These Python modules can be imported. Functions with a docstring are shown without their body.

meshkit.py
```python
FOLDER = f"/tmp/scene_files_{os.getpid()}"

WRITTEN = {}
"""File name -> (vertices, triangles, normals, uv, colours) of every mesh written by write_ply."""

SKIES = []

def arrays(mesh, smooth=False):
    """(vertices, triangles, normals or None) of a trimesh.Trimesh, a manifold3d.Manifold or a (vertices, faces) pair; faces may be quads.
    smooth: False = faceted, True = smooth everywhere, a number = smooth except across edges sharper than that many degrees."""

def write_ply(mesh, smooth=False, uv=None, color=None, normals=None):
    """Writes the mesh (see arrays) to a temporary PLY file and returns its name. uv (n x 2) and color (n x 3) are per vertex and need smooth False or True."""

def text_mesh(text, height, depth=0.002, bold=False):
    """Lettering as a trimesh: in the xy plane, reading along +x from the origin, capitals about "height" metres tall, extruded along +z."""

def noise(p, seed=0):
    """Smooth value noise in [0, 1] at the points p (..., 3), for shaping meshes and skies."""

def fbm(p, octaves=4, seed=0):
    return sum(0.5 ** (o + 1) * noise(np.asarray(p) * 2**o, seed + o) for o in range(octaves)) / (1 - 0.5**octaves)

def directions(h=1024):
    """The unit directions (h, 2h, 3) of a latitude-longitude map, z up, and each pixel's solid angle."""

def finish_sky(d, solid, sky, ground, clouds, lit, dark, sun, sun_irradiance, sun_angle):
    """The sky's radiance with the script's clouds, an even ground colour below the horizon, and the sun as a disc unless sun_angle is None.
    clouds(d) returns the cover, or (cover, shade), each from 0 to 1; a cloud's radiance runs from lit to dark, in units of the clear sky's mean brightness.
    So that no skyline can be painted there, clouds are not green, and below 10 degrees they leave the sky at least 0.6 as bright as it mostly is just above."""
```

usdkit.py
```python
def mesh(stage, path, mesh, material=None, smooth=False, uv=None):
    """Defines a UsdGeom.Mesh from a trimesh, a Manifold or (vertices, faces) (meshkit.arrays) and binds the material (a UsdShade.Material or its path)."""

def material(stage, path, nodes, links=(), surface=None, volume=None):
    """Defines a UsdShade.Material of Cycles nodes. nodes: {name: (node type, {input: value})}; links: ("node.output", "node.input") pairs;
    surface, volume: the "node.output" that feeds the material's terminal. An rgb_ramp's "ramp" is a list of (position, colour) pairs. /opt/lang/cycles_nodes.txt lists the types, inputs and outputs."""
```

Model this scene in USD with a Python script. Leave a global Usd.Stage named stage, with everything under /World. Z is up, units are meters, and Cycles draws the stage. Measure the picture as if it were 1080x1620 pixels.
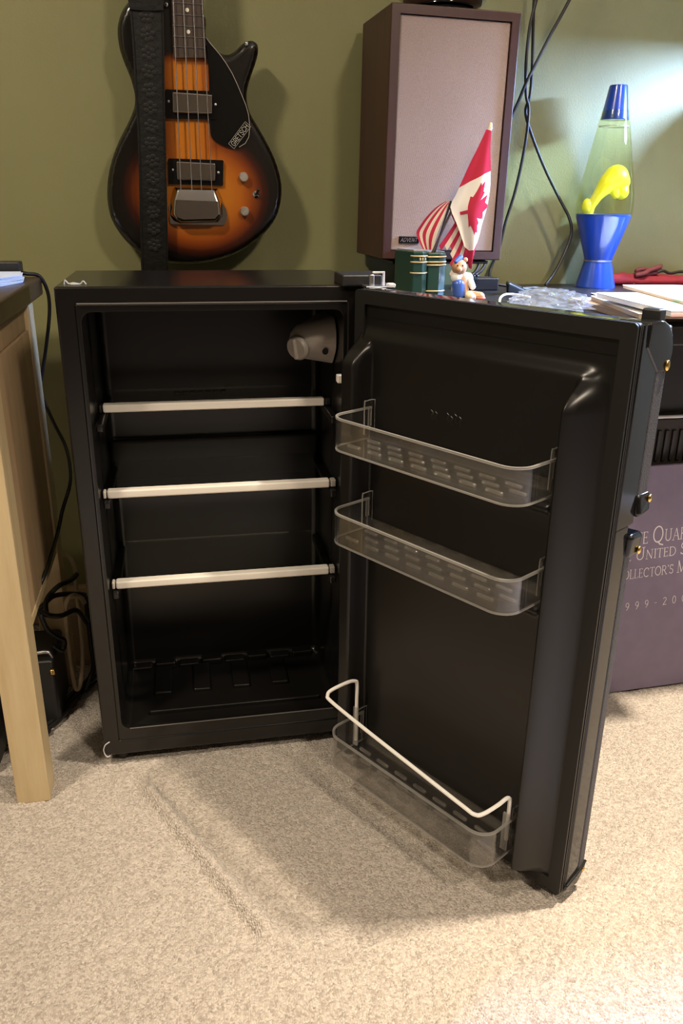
import math, random
import numpy as np, trimesh, usdkit, meshkit
import manifold3d as m3
from manifold3d import Manifold
from shapely.geometry import Polygon, LineString, Point, box as sbox
from shapely.ops import unary_union
from shapely import affinity
from scipy.spatial import Delaunay
from pxr import Usd, UsdGeom, UsdLux, UsdShade, Gf, Sdf, Vt

random.seed(7)
rng = np.random.default_rng(7)
stage = Usd.Stage.CreateInMemory()
UsdGeom.SetStageUpAxis(stage, UsdGeom.Tokens.z)
UsdGeom.SetStageMetersPerUnit(stage, 1.0)
UsdGeom.Xform.Define(stage, '/World')
UsdGeom.Scope.Define(stage, '/World/Looks')

# ------------------------------------------------------------------ camera
FPX = 1293.74
PITCH, ROLL, YAW = 0.3663, 0.0131, 0.1947
CAM = (0.1775, -1.2782, 0.9647)
EXPOSURE = 0.0
def make_camera():
    fw = np.array([math.sin(YAW) * math.cos(PITCH), math.cos(YAW) * math.cos(PITCH), -math.sin(PITCH)])
    r = np.array([math.cos(YAW), -math.sin(YAW), 0.0]); u = np.cross(r, fw)
    r2 = r * math.cos(ROLL) + u * math.sin(ROLL); u2 = -r * math.sin(ROLL) + u * math.cos(ROLL)
    c = UsdGeom.Camera.Define(stage, '/World/camera')
    m = Gf.Matrix4d(*r2, 0, *u2, 0, *(-fw), 0, *CAM, 1)
    c.AddTransformOp().Set(m)
    c.CreateHorizontalApertureAttr(36.0); c.CreateVerticalApertureAttr(54.0)
    c.CreateFocalLengthAttr(FPX / 1080 * 36.0)
    c.CreateClippingRangeAttr(Gf.Vec2f(0.02, 100))
    c.CreateExposureAttr(EXPOSURE)
make_camera()

# light levels (the fixtures themselves are built with the ceiling and the desk lamp below)
POT_WARM = (1.0, 0.84, 0.64)
POTS = [((1.25, -0.45), 46.0), ((1.15, -1.95), 16.0), ((-0.80, -0.92), 15.0)]   # (x, y), strength
CEIL_Z = 2.35
LAMP_POS = (1.60, 0.24, 1.285)
LAMP_STRENGTH = 38.0
LAMP_COLOR = (0.37, 0.54, 1.0)

# ------------------------------------------------------------------ helpers
used = {}
def numbered(parent, name):
    k = (parent, name); n = used.get(k, -1) + 1; used[k] = n
    return f'{parent}/{name}' + (f'_{n:03d}' if n else '')

def tag(prim, label=None, cat=None, group=None, kind=None):
    for k, v in (('label', label), ('category', cat), ('group', group), ('kind', kind)):
        if v: prim.SetCustomDataByKey(k, v)
    return prim

BASE = {}
def thing(name, label, cat, loc=(0, 0, 0), group=None):
    path = numbered('/World', name)
    x = UsdGeom.Xform.Define(stage, path)
    x.AddTranslateOp().Set(Gf.Vec3d(*map(float, loc)))
    BASE[path] = np.array(loc, float)
    tag(x.GetPrim(), label, cat, group)
    return path

def tm(mesh):
    v, f, _ = meshkit.arrays(mesh)
    return trimesh.Trimesh(v, f, process=False)

def part(parent, name, mesh, mat, smooth=30, label=None, kind=None):
    """a mesh given in world coordinates, defined under its thing (or part)"""
    mesh = tm(mesh).copy()
    base = next((BASE[p] for p in BASE if parent == p or parent.startswith(p + '/')), np.zeros(3))
    mesh.vertices = mesh.vertices - base
    path = numbered(parent, name)
    m = usdkit.mesh(stage, path, mesh, M[mat], smooth)
    tag(m.GetPrim(), label, kind=kind)
    return path

def solo(name, mesh, mat, label, cat, smooth=30, group=None, kind=None):
    path = numbered('/World', name)
    m = usdkit.mesh(stage, path, tm(mesh), M[mat], smooth)
    tag(m.GetPrim(), label, cat, group, kind)
    return path

def struct(name, mesh, mat, smooth=False):
    path = numbered('/World', name)
    m = usdkit.mesh(stage, path, tm(mesh), M[mat], smooth)
    tag(m.GetPrim(), kind='structure')
    return path

def cat(*ms): return trimesh.util.concatenate([tm(m) for m in ms])
def bx(x0, x1, y0, y1, z0, z1):
    b = trimesh.creation.box([x1 - x0, y1 - y0, z1 - z0]); b.apply_translation([(x0 + x1) / 2, (y0 + y1) / 2, (z0 + z1) / 2]); return b
def mbx(x0, x1, y0, y1, z0, z1): return Manifold.cube([x1 - x0, y1 - y0, z1 - z0]).translate([x0, y0, z0])
def rbx(x0, x1, y0, y1, z0, z1, r=.004, n=12):
    """rounded box: hull of eight spheres"""
    s = Manifold.sphere(r, n); L = []
    for x in (x0 + r, x1 - r):
        for y in (y0 + r, y1 - r):
            for z in (z0 + r, z1 - r): L.append(s.translate([x, y, z]))
    return Manifold.batch_hull(L)
def hull_spheres(ps, n=16):
    return Manifold.batch_hull([Manifold.sphere(r, n).translate(list(map(float, p))) for p, r in ps])
def chain(ps, n=16):
    """smooth body: union of hulls between following spheres"""
    return Manifold.batch_boolean([hull_spheres([a, b], n) for a, b in zip(ps[:-1], ps[1:])], m3.OpType.Add)
def spline(pts, n=8):
    P = np.array(pts, float); P = np.vstack([2 * P[0] - P[1], P, 2 * P[-1] - P[-2]]); out = []
    for i in range(1, len(P) - 2):
        for t in np.linspace(0, 1, n, endpoint=False):
            a, b, c, d = P[i - 1:i + 3]
            out.append(.5 * ((2 * b) + (c - a) * t + (2 * a - 5 * b + 4 * c - d) * t * t + (3 * b - a - 3 * c + d) * t ** 3))
    out.append(P[-2]); return np.array(out)
def tube(pts, r, n=8, closed=False):
    P = np.array(pts, float); N = len(P)
    T = np.roll(P, -1, 0) - np.roll(P, 1, 0) if closed else np.gradient(P, axis=0)
    T /= np.linalg.norm(T, axis=1)[:, None] + 1e-12
    a = np.array([0, 0, 1.0]) if abs(T[0][2]) < .9 else np.array([1.0, 0, 0])
    u = np.cross(T[0], a); u /= np.linalg.norm(u); V = []
    rr = np.broadcast_to(r, N)
    for i in range(N):
        u = u - T[i] * (u @ T[i]); u /= np.linalg.norm(u); w = np.cross(T[i], u)
        for k in range(n):
            an = 2 * math.pi * k / n; V.append(P[i] + rr[i] * (math.cos(an) * u + math.sin(an) * w))
    F = []
    for i in range(N if closed else N - 1):
        j = (i + 1) % N
        for k in range(n):
            l = (k + 1) % n; F += [[i * n + k, i * n + l, j * n + l], [i * n + k, j * n + l, j * n + k]]
    if not closed:
        V += [P[0], P[-1]]
        for k in range(n):
            l = (k + 1) % n; F += [[N * n, i0 := l, k], [N * n + 1, (N - 1) * n + k, (N - 1) * n + l]]
    m = trimesh.Trimesh(np.array(V), np.array(F), process=False); m.fix_normals(); return m
def lathe(prof, c=(0, 0, 0), n=48):
    m = trimesh.creation.revolve(np.array(prof, float), sections=n); m.fix_normals(); m.apply_translation(c); return m
def extr(poly, t):
    gs = getattr(poly, 'geoms', [poly])
    return trimesh.util.concatenate([trimesh.creation.extrude_polygon(g, t, engine='earcut') for g in gs if g.area > 1e-10])
def upright(mesh, y0=0.0, ox=0.0, oz=0.0):
    """xy drawing -> stands in xz, its thickness running towards -y from y0"""
    m = tm(mesh).copy(); v = m.vertices
    m.vertices = np.stack([v[:, 0] + ox, y0 - v[:, 2], v[:, 1] + oz], 1); return m
def frame(mesh, O, X, Y, Z):
    m = tm(mesh).copy(); v = m.vertices
    m.vertices = np.asarray(O) + v[:, :1] * np.asarray(X) + v[:, 1:2] * np.asarray(Y) + v[:, 2:3] * np.asarray(Z)
    if np.dot(np.cross(X, Y), Z) < 0: m.invert()
    return m
def fill_grid(poly, step):
    """triangulated polygon with inner points (for surfaces that bend)"""
    pts = []
    for ring in [poly.exterior, *poly.interiors]:
        L = ring.length; k = max(8, int(L / step)); pts += [ring.interpolate(i / k, normalized=True).coords[0] for i in range(k)]
        pts += list(ring.coords)[:-1]
    x0, y0, x1, y1 = poly.bounds
    inner = poly.buffer(-step * .45)
    for i, x in enumerate(np.arange(x0, x1, step)):
        for y in np.arange(y0 + (i % 2) * step / 2, y1, step):
            if inner.contains(Point(x, y)): pts.append((x, y))
    pts = np.unique(np.round(np.array(pts), 6), axis=0)
    tri = Delaunay(pts).simplices
    big = poly.buffer(1e-6)
    keep = [t for t in tri if big.contains(Point(*pts[t].mean(0)))]
    F = np.array(keep)
    a, b, c = pts[F[:, 0]], pts[F[:, 1]], pts[F[:, 2]]
    ar = np.cross(b - a, c - a)
    F[ar < 0] = F[ar < 0][:, ::-1]
    F = F[np.abs(ar) > 1e-11]
    return pts, F
def poly_s(pts, n=6):
    """smooth closed outline"""
    P = np.array(pts, float); N = len(P); out = []
    for i in range(N):
        a, b, c, d = P[i - 1], P[i], P[(i + 1) % N], P[(i + 2) % N]
        for t in np.linspace(0, 1, n, endpoint=False):
            out.append(.5 * ((2 * b) + (c - a) * t + (2 * a - 5 * b + 4 * c - d) * t * t + (3 * b - a - 3 * c + d) * t ** 3))
    return Polygon(out).buffer(0)
def rrect(x0, x1, y0, y1, r): return sbox(x0 + r, y0 + r, x1 - r, y1 - r).buffer(r, quad_segs=6)

# ------------------------------------------------------------------ materials
M = {}
def mat(name, color, rough=.5, metal=0., spec=.5, var=0., vscale=40., bump=0., bscale=200., bdist=.001, coat=0., sheen=0., color2=None, detail=4, stretch=None, **kw):
    N = {'p': ('principled_bsdf', dict(base_color=color, roughness=rough, metallic=metal, specular_ior_level=spec, **kw))}
    if coat: N['p'][1].update(coat_weight=coat, coat_roughness=.05)
    if sheen: N['p'][1].update(sheen_weight=sheen, sheen_roughness=.6)
    L = []
    if var or bump or color2: N['tc'] = ('texture_coordinate', {})
    src = 'tc.object'
    if stretch:
        N['mp'] = ('mapping', dict(scale=stretch)); L.append(('tc.object', 'mp.vector')); src = 'mp.vector'
    if var or color2:
        c2 = color2 or tuple(c * (1 - var) for c in color); c1 = color if color2 else tuple(min(1, c * (1 + var)) for c in color)
        N['n'] = ('noise_texture', dict(scale=vscale, detail=detail, roughness=.6))
        N['r'] = ('rgb_ramp', dict(ramp=[(.3, c2), (.7, c1)]))
        L += [(src, 'n.vector'), ('n.fac', 'r.fac'), ('r.color', 'p.base_color')]
    if bump:
        N['bn'] = ('noise_texture', dict(scale=bscale, detail=3)); N['b'] = ('bump', dict(strength=bump, distance=bdist))
        L += [(src, 'bn.vector'), ('bn.fac', 'b.height'), ('b.normal', 'p.normal')]
    M[name] = usdkit.material(stage, '/World/Looks/' + name, N, L, surface='p.BSDF')
def pane(name, tint, gloss_rough=.03, body=0., body_color=(.8, .8, .8), f0=.04, bump=0., bscale=60., bdist=.002):
    """see-through plastic or glass: transparent mixed with a gloss that grows towards grazing angles, and a little milky body"""
    N = {'t': ('transparent_bsdf', dict(color=tint)), 'g': ('glossy_bsdf', dict(color=(1, 1, 1), roughness=gloss_rough)), 'm': ('mix_closure', {}),
         'ge': ('geometry', {}), 'd1': ('vector_math', dict(math_type='dot_product')), 'd2': ('math', dict(math_type='absolute')), 'd3': ('math', dict(math_type='subtract', value1=1.)), 'd4': ('math', dict(math_type='power', value2=5.)), 'd5': ('math', dict(math_type='multiply_add', value2=1 - f0, value3=f0))}
    L = [('ge.normal', 'd1.vector1'), ('ge.incoming', 'd1.vector2'), ('d1.value', 'd2.value1'), ('d2.value', 'd3.value2'), ('d3.value', 'd4.value1'), ('d4.value', 'd5.value1'), ('d5.value', 'm.fac'), ('t.BSDF', 'm.closure1'), ('g.BSDF', 'm.closure2')]; out = 'm.closure'
    if body:
        N['d'] = ('diffuse_bsdf', dict(color=body_color)); N['m2'] = ('mix_closure', dict(fac=body))
        L += [('m.closure', 'm2.closure1'), ('d.BSDF', 'm2.closure2')]; out = 'm2.closure'
    if bump:
        N['tc'] = ('texture_coordinate', {}); N['bn'] = ('noise_texture', dict(scale=bscale, detail=3)); N['b'] = ('bump', dict(strength=bump, distance=bdist))
        L += [('tc.object', 'bn.vector'), ('bn.fac', 'b.height'), ('b.normal', 'g.normal')]
    M[name] = usdkit.material(stage, '/World/Looks/' + name, N, L, surface=out)
def glow(name, color, strength):
    M[name] = usdkit.material(stage, '/World/Looks/' + name, {'e': ('emission', dict(color=color, strength=strength))}, [], surface='e.emission')

mat('wall_paint', (.195, .192, .083), .6, var=.03, vscale=6, bump=.25, bscale=260, bdist=.0015)
mat('side_paint', (.20, .18, .12), .6)
mat('wood_panelling', (.07, .05, .035), .6)
mat('plain_paint', (.55, .52, .42), .7)
mat('ceiling_paint', (.75, .73, .68), .8)
mat('fridge_case', (.006, .0055, .0052), .2, bump=.04, bscale=900, bdist=.0004)
mat('fridge_liner', (.0065, .006, .0058), .25, spec=.45)
mat('door_plastic', (.0055, .005, .0048), .30, spec=.33)
mat('rubber', (.008, .0075, .007), .5, spec=.3)
mat('gloss_black', (.008, .008, .009), .07)
mat('vinyl', (.045, .047, .060), .5, bump=1., bscale=420, bdist=.002)
mat('grille_black', (.012, .012, .012), .8, bump=.8, bscale=600)
mat('gold', (.75, .52, .18), .22, metal=1.)
mat('black_plastic', (.012, .012, .013), .4)
mat('dark_metal', (.05, .055, .065), .25, metal=1.)
mat('white_plastic', (.72, .68, .62), .35)
mat('white_trim', (.10, .095, .09), .25)
mat('ivory_plastic', (.62, .57, .5), .4)
mat('grey_plastic', (.30, .27, .245), .42)
mat('vent_brown', (.022, .016, .013), .5)
mat('white_wire', (.8, .78, .74), .3)
pane('shelf_glass', (.80, .82, .80), .04)
pane('bin_plastic', (.90, .895, .88), .06, body=.007, f0=.06)
pane('bin_rib', (.84, .82, .79), .16, body=.022, body_color=(.95, .93, .9), f0=.16)
pane('bin_edge', (.70, .69, .67), .15, body=.15, body_color=(.9, .88, .84))
pane('film', (.85, .85, .85), .1, body=.45, body_color=(.85, .85, .85))
mat('pine', (.60, .49, .30), .45, color2=(.50, .38, .21), vscale=9, stretch=(6, 6, .5), detail=5)
mat('ply_panel', (.46, .33, .19), .6, color2=(.38, .26, .15), vscale=6, stretch=(1, 5, .8))
mat('table_top', (.055, .030, .018), .35, color2=(.035, .018, .011), vscale=8, stretch=(1, 6, 1))
mat('desk_black', (.014, .013, .013), .35)
mat('walnut', (.058, .022, .017), .42, color2=(.036, .014, .011), vscale=9, stretch=(7, 7, .6), detail=5)
mat('chrome', (.58, .58, .57), .07, metal=1.)
mat('nickel', (.62, .6, .56), .3, metal=1., bump=.4, bscale=900)
mat('steel', (.55, .55, .56), .3, metal=1.)
mat('string', (.55, .55, .60), .3, metal=1.)
mat('neck_wood', (.05, .028, .018), .5, color2=(.03, .016, .01), vscale=12, stretch=(6, 6, .5))
mat('pearl', (.75, .72, .6), .3)
mat('guard_black', (.006, .006, .006), .2, spec=.3)
mat('leather', (.006, .0058, .0055), .55, spec=.2, bump=.6, bscale=90, bdist=.003)
mat('leather_boss', (.007, .0068, .0065), .5, spec=.25)
mat('etched', (.42, .40, .34), .35)
mat('cable_black', (.012, .011, .011), .45)
mat('cable_tan', (.36, .28, .18), .5)
mat('paper', (.86, .86, .84), .6)
mat('paper_blue', (.70, .78, .92), .6)
mat('paper_edge', (.48, .37, .26), .7, color2=(.36, .27, .18), vscale=300, stretch=(.05, .05, 6))
mat('paper_brown', (.25, .18, .12), .6)
mat('green_ink', (.20, .62, .42), .6)
mat('red_ink', (.75, .35, .38), .6)
mat('lamp_blue', (.010, .045, .30), .24, metal=.0, coat=.6)
mat('wax', (.80, .74, .03), .35, subsurface_weight=.3, subsurface_scale=.01, subsurface_radius=(1., 1., .2))
pane('lava_glass', (.90, .92, .72), .02)
mat('book_green', (.018, .055, .042), .28, coat=.4)
mat('gilt', (.55, .42, .22), .35)
mat('page_cream', (.7, .62, .5), .6)
mat('bear_fur', (.50, .27, .14), .5)
mat('ceramic_white', (.85, .83, .78), .25)
mat('ceramic_blue', (.05, .11, .40), .25)
mat('cream', (.75, .60, .36), .35)
mat('foot_red', (.45, .13, .09), .4)
for nm_, c_ in (('flag_red', (.52, .04, .075)), ('flag_white', (.80, .76, .70)), ('flag_pink', (.50, .04, .08)), ('flag_tan', (.72, .62, .50)), ('flag_navy', (.03, .04, .15))):
    N_ = {'d': ('diffuse_bsdf', dict(color=c_)), 't': ('translucent_bsdf', dict(color=c_)), 'm': ('mix_closure', dict(fac=.3))}
    M[nm_] = usdkit.material(stage, '/World/Looks/' + nm_, N_, [('d.BSDF', 'm.closure1'), ('t.BSDF', 'm.closure2')], surface='m.closure')
mat('purple_card', (.155, .125, .20), .5, var=.06, vscale=30, bump=.1, bscale=400)
mat('silver_ink', (.60, .56, .58), .4)
mat('red_cloth', (.27, .014, .03), .75, var=.2, vscale=60)
mat('maroon', (.16, .03, .035), .7, var=.3, vscale=80)
pane('bag_film', (.93, .95, .97), .08, body=.05, body_color=(.9, .92, .95))
mat('globe_blue', (.10, .20, .30), .4)
mat('lamp_shade', (.06, .06, .06), .5)
glow('bulb', LAMP_COLOR, LAMP_STRENGTH / (math.pi * .085 ** 2))
# speaker cloth: woven beige
def weave(name, a, b, s):
    N = {'tc': ('texture_coordinate', {}), 'w1': ('wave_texture', dict(bands_direction='x', scale=s, distortion=1.5, detail=2)), 'w2': ('wave_texture', dict(bands_direction='z', scale=s, distortion=1.5, detail=2)),
         'n': ('noise_texture', dict(scale=420., detail=3)), 'mx': ('mix', dict(mix_type='multiply', fac=1.)), 'ml': ('mix', dict(mix_type='mix', fac=.5)), 'r': ('rgb_ramp', dict(ramp=[(.15, b), (.6, a)])),
         'p': ('principled_bsdf', dict(roughness=.9, specular_ior_level=.1)), 'b': ('bump', dict(strength=.5, distance=.001))}
    L = [('tc.object', 'w1.vector'), ('tc.object', 'w2.vector'), ('tc.object', 'n.vector'), ('w1.color', 'mx.color1'), ('w2.color', 'mx.color2'), ('mx.color', 'ml.color1'), ('n.color', 'ml.color2'), ('ml.color', 'r.fac'), ('r.color', 'p.base_color'), ('ml.color', 'b.height'), ('b.normal', 'p.normal')]
    M[name] = usdkit.material(stage, '/World/Looks/' + name, N, L, surface='p.BSDF')
weave('grille_cloth', (.40, .30, .25), (.23, .17, .14), 420.)
# carpet: heathered beige pile
def carpet_mat():
    N = {'tc': ('texture_coordinate', {}), 'v': ('voronoi_texture', dict(scale=330., randomness=1.)), 'sc': ('separate_color', {}), 'n1': ('noise_texture', dict(scale=120., detail=4, roughness=.7)), 'ad': ('math', dict(math_type='multiply_add', value2=.45, value3=0.)),
         'n2': ('noise_texture', dict(scale=5., detail=3)), 'r1': ('rgb_ramp', dict(ramp=[(.20, (.31, .268, .232)), (.42, (.43, .38, .335)), (.64, (.52, .47, .42))])),
         'r2': ('rgb_ramp', dict(ramp=[(.3, (.92, .92, .92)), (.7, (1., 1., 1.))])), 'm': ('mix', dict(mix_type='multiply', fac=1.)), 'b': ('bump', dict(strength=.8, distance=.003, invert=True)),
         'p': ('principled_bsdf', dict(roughness=.95, specular_ior_level=.05, sheen_weight=.15))}
    L = [('tc.object', 'v.vector'), ('tc.object', 'n1.vector'), ('tc.object', 'n2.vector'), ('v.color', 'sc.color'), ('sc.r', 'ad.value1'), ('n1.fac', 'h.value1'), ('h.result', 'ad.value3') , ('ad.value', 'r1.fac'), ('n2.fac', 'r2.fac'), ('r1.color', 'm.color1'), ('r2.color', 'm.color2'), ('m.color', 'p.base_color'), ('v.distance', 'b.height'), ('b.normal', 'p.normal')]
    N['h'] = ('math', dict(math_type='multiply', value2=.45)); L = [(a.replace('h.result', 'h.value'), b) for a, b in L]
    M['carpet'] = usdkit.material(stage, '/World/Looks/carpet', N, L, surface='p.BSDF')
carpet_mat()
# sunburst lacquer: colour follows the painted burst, stored on the mesh
def burst_mat():
    N = {'a': ('attribute', dict(attribute='burst')), 'r': ('rgb_ramp', dict(ramp=[(0., (.004, .0035, .003)), (.22, (.006, .004, .003)), (.36, (.045, .008, .003)), (.55, (.22, .045, .005)), (.8, (.42, .115, .009)), (1., (.47, .15, .012))])),
         'p': ('principled_bsdf', dict(roughness=.22, coat_weight=.8, coat_roughness=.04))}
    M['burst'] = usdkit.material(stage, '/World/Looks/burst', N, [('a.fac', 'r.fac'), ('r.color', 'p.base_color')], surface='p.BSDF')
burst_mat()

# ------------------------------------------------------------------ the room
RX0, RX1, RY0, RY1 = -1.9, 2.6, -3.4, .58
def floor_mesh():
    def axis(lo, a, b, hi, fine, coarse):
        return np.concatenate([np.arange(lo, a, coarse), np.arange(a, b, fine), np.linspace(b, hi, 12)])
    xs = axis(RX0, -.22, 1.35, RX1, .0042, .12); ys = axis(RY0, -.86, .24, RY1 + .0, .0042, .16)
    X, Y = np.meshgrid(xs, ys, indexing='ij')
    P = np.stack([X, Y, np.zeros_like(X)], -1)
    z = (meshkit.noise(P * 150, 1) - .5) * .0042 + (meshkit.noise(P * 330, 2) - .5) * .003
    z += (meshkit.noise(P * 14, 5) - .5) * .004
    # a ridge and dents pressed into the pile, alongside the open door
    a, b = np.array([.055, -.03]), np.array([.258, -.425]); d = b - a; L = np.linalg.norm(d); d /= L; nrm = np.array([d[1], -d[0]])
    s = (X - a[0]) * d[0] + (Y - a[1]) * d[1]; t = (X - a[0]) * nrm[0] + (Y - a[1]) * nrm[1]
    win = np.clip(s / .05, 0, 1) * np.clip((L - s) / .03, 0, 1)
    z += win * (.0095 * np.exp(-(t / .010) ** 2) - .006 * np.exp(-((t - .022) / .010) ** 2) - .003 * np.exp(-((t + .022) / .01) ** 2))
    z -= z.max() * 0 + .004
    n, k = X.shape
    V = np.stack([X, Y, z], -1).reshape(-1, 3)
    i, j = np.meshgrid(np.arange(n - 1), np.arange(k - 1), indexing='ij'); q = (i * k + j).ravel()
    F = np.vstack([np.stack([q, q + k, q + k + 1], 1), np.stack([q, q + k + 1, q + 1], 1)])
    return trimesh.Trimesh(V, F, process=False)
struct('floor', floor_mesh(), 'carpet', True)
struct('wall_back', bx(RX0, RX1, RY1, RY1 + .12, -.02, 2.4), 'wall_paint')
struct('wall_left', bx(RX0 - .12, RX0, RY0, RY1, -.02, 2.4), 'side_paint')
struct('wall_right', bx(RX1, RX1 + .12, RY0, RY1, -.02, 2.4), 'side_paint')
struct('wall_front', bx(RX0, RX1, RY0 - .12, RY0, -.02, 2.4), 'wood_panelling')
struct('ceiling', mbx(RX0, RX1, RY0, RY1, 2.4, 2.6) - Manifold.cylinder(.4, .0785, .0785, 48).translate([1.25, -.45, 2.3]), 'ceiling_paint')
struct('baseboard_back', rbx(RX0, RX1, RY1 - .014, RY1 + .002, 0, .09, .003), 'ply_panel')
where = ['near the back wall', 'towards the middle of the room on the right', 'at the left of the room']
for k, ((x, y), s) in enumerate(POTS):
    t = thing('ceiling_light', f'round recessed ceiling light {where[k]}', 'ceiling light', (x, y, 2.4), 'recessed ceiling lights')
    deep = k == 0
    r0 = .074 if deep else .132
    part(t, 'trim_ring', lathe([(r0, .002), (r0 + .03, 0), (r0 + .03, -.006), (r0 + .004, -.008), (r0, .002)], (x, y, 2.4)), 'white_plastic')
    if deep: part(t, 'baffle', lathe([(.074, -.002), (.078, -.002), (.078, .15), (0, .15), (0, .146), (.074, .146), (.074, -.002)], (x, y, 2.4)), 'grille_black')
    d = UsdLux.DiskLight.Define(stage, t + '/lamp')
    lr = .05 if deep else .13; d.CreateRadiusAttr(lr); d.CreateIntensityAttr(s / (math.pi * lr ** 2)); d.CreateColorAttr(Gf.Vec3f(*POT_WARM))
    d.AddTranslateOp().Set(Gf.Vec3d(0, 0, .14 if deep else -.004)); d.CreateNormalizeAttr(False)
# ------------------------------------------------------------------ mini fridge
W, D, H, H0 = .462, .285, .84, .018
fr = thing('mini_fridge', 'black mini fridge with its door wide open, empty inside, standing on the carpet', 'fridge', (.23, .14, 0))
opening = rbx(.034, .430, -.1, .1, .070, .803, .016, 24)
cav = rbx(.036, .428, .012, .238, .060, .806, .014, 24)
hole = opening + cav
shell = rbx(0, W, 0, D, H0, H, .004, 16)
big_hole = rbx(.0325, .4315, -.1, .1, .0685, .8045, .0165, 24) + rbx(.0345, .4295, .0105, .2395, .0585, .8075, .0145, 24)
shell = shell - big_hole - rbx(.0265, .438, -.05, .0032, .046, .815, .003, 12)
part(fr, 'cabinet', shell, 'fridge_case', 35)
ln = (big_hole ^ mbx(-1, 1, .0032, 1, -1, 2)) - hole
part(fr, 'lip_bead', tube([(.030, -.0004, .8155), (.434, -.0004, .8155)], .0013, 6), 'white_trim')
part(fr, 'lip_bead', tube([(.048, .002, .0705), (.418, .002, .0705)], .0012, 6), 'white_trim')
liner = part(fr, 'liner', ln, 'fridge_liner', 35)
# moulded floor of the liner: raised pads, a front bead and steps along the back
for x in (.105, .180, .257, .333):
    part(fr, 'floor_pad', rbx(x - .017, x + .017, .115, .212, .056, .0675, .004), 'fridge_liner')
part(fr, 'floor_bead', rbx(.08, .402, .052, .060, .056, .068, .0035), 'fridge_liner')
for k in range(8):
    x = .062 + k * .047
    part(fr, 'floor_step', rbx(x - .021, x + .021, .214, .2375, .058, .066 + .006 * (k % 2), .004), 'fridge_liner')
part(fr, 'back_step', rbx(.037, .427, .222, .2395, .43, .545, .008), 'fridge_liner')
part(fr, 'air_grille', cat(*[rbx(.16 + k * .014, .17 + k * .014, .2355, .24, .622, .630, .0018, 8) for k in range(7)]), 'fridge_liner')
for k, (z, dy) in enumerate(((.634, .062), (.503, .004), (.337, .004))):
    s = part(fr, 'shelf', bx(.038, .426, .052 + dy, .234, z - .002, z + .002), 'shelf_glass')
    part(s, 'shelf_trim', rbx(.043, .4165, .036 + dy, .054 + dy, z - .0075, z + .0065, .003), 'white_plastic')
    part(s, 'trim_end', rbx(.0365, .0418, .037 + dy, .053 + dy, z - .0075, z + .0055, .002), 'ivory_plastic' if k else 'black_plastic')
    part(s, 'trim_end', rbx(.418, .4275, .037 + dy, .053 + dy, z - .007, z + .006, .002), 'grey_plastic' if k else 'black_plastic')
    for x in (.0365, .4155):
        part(fr, 'shelf_support', rbx(x, x + .012, .03, .235, z - .022, z - .0085, .003), 'fridge_liner')
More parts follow.
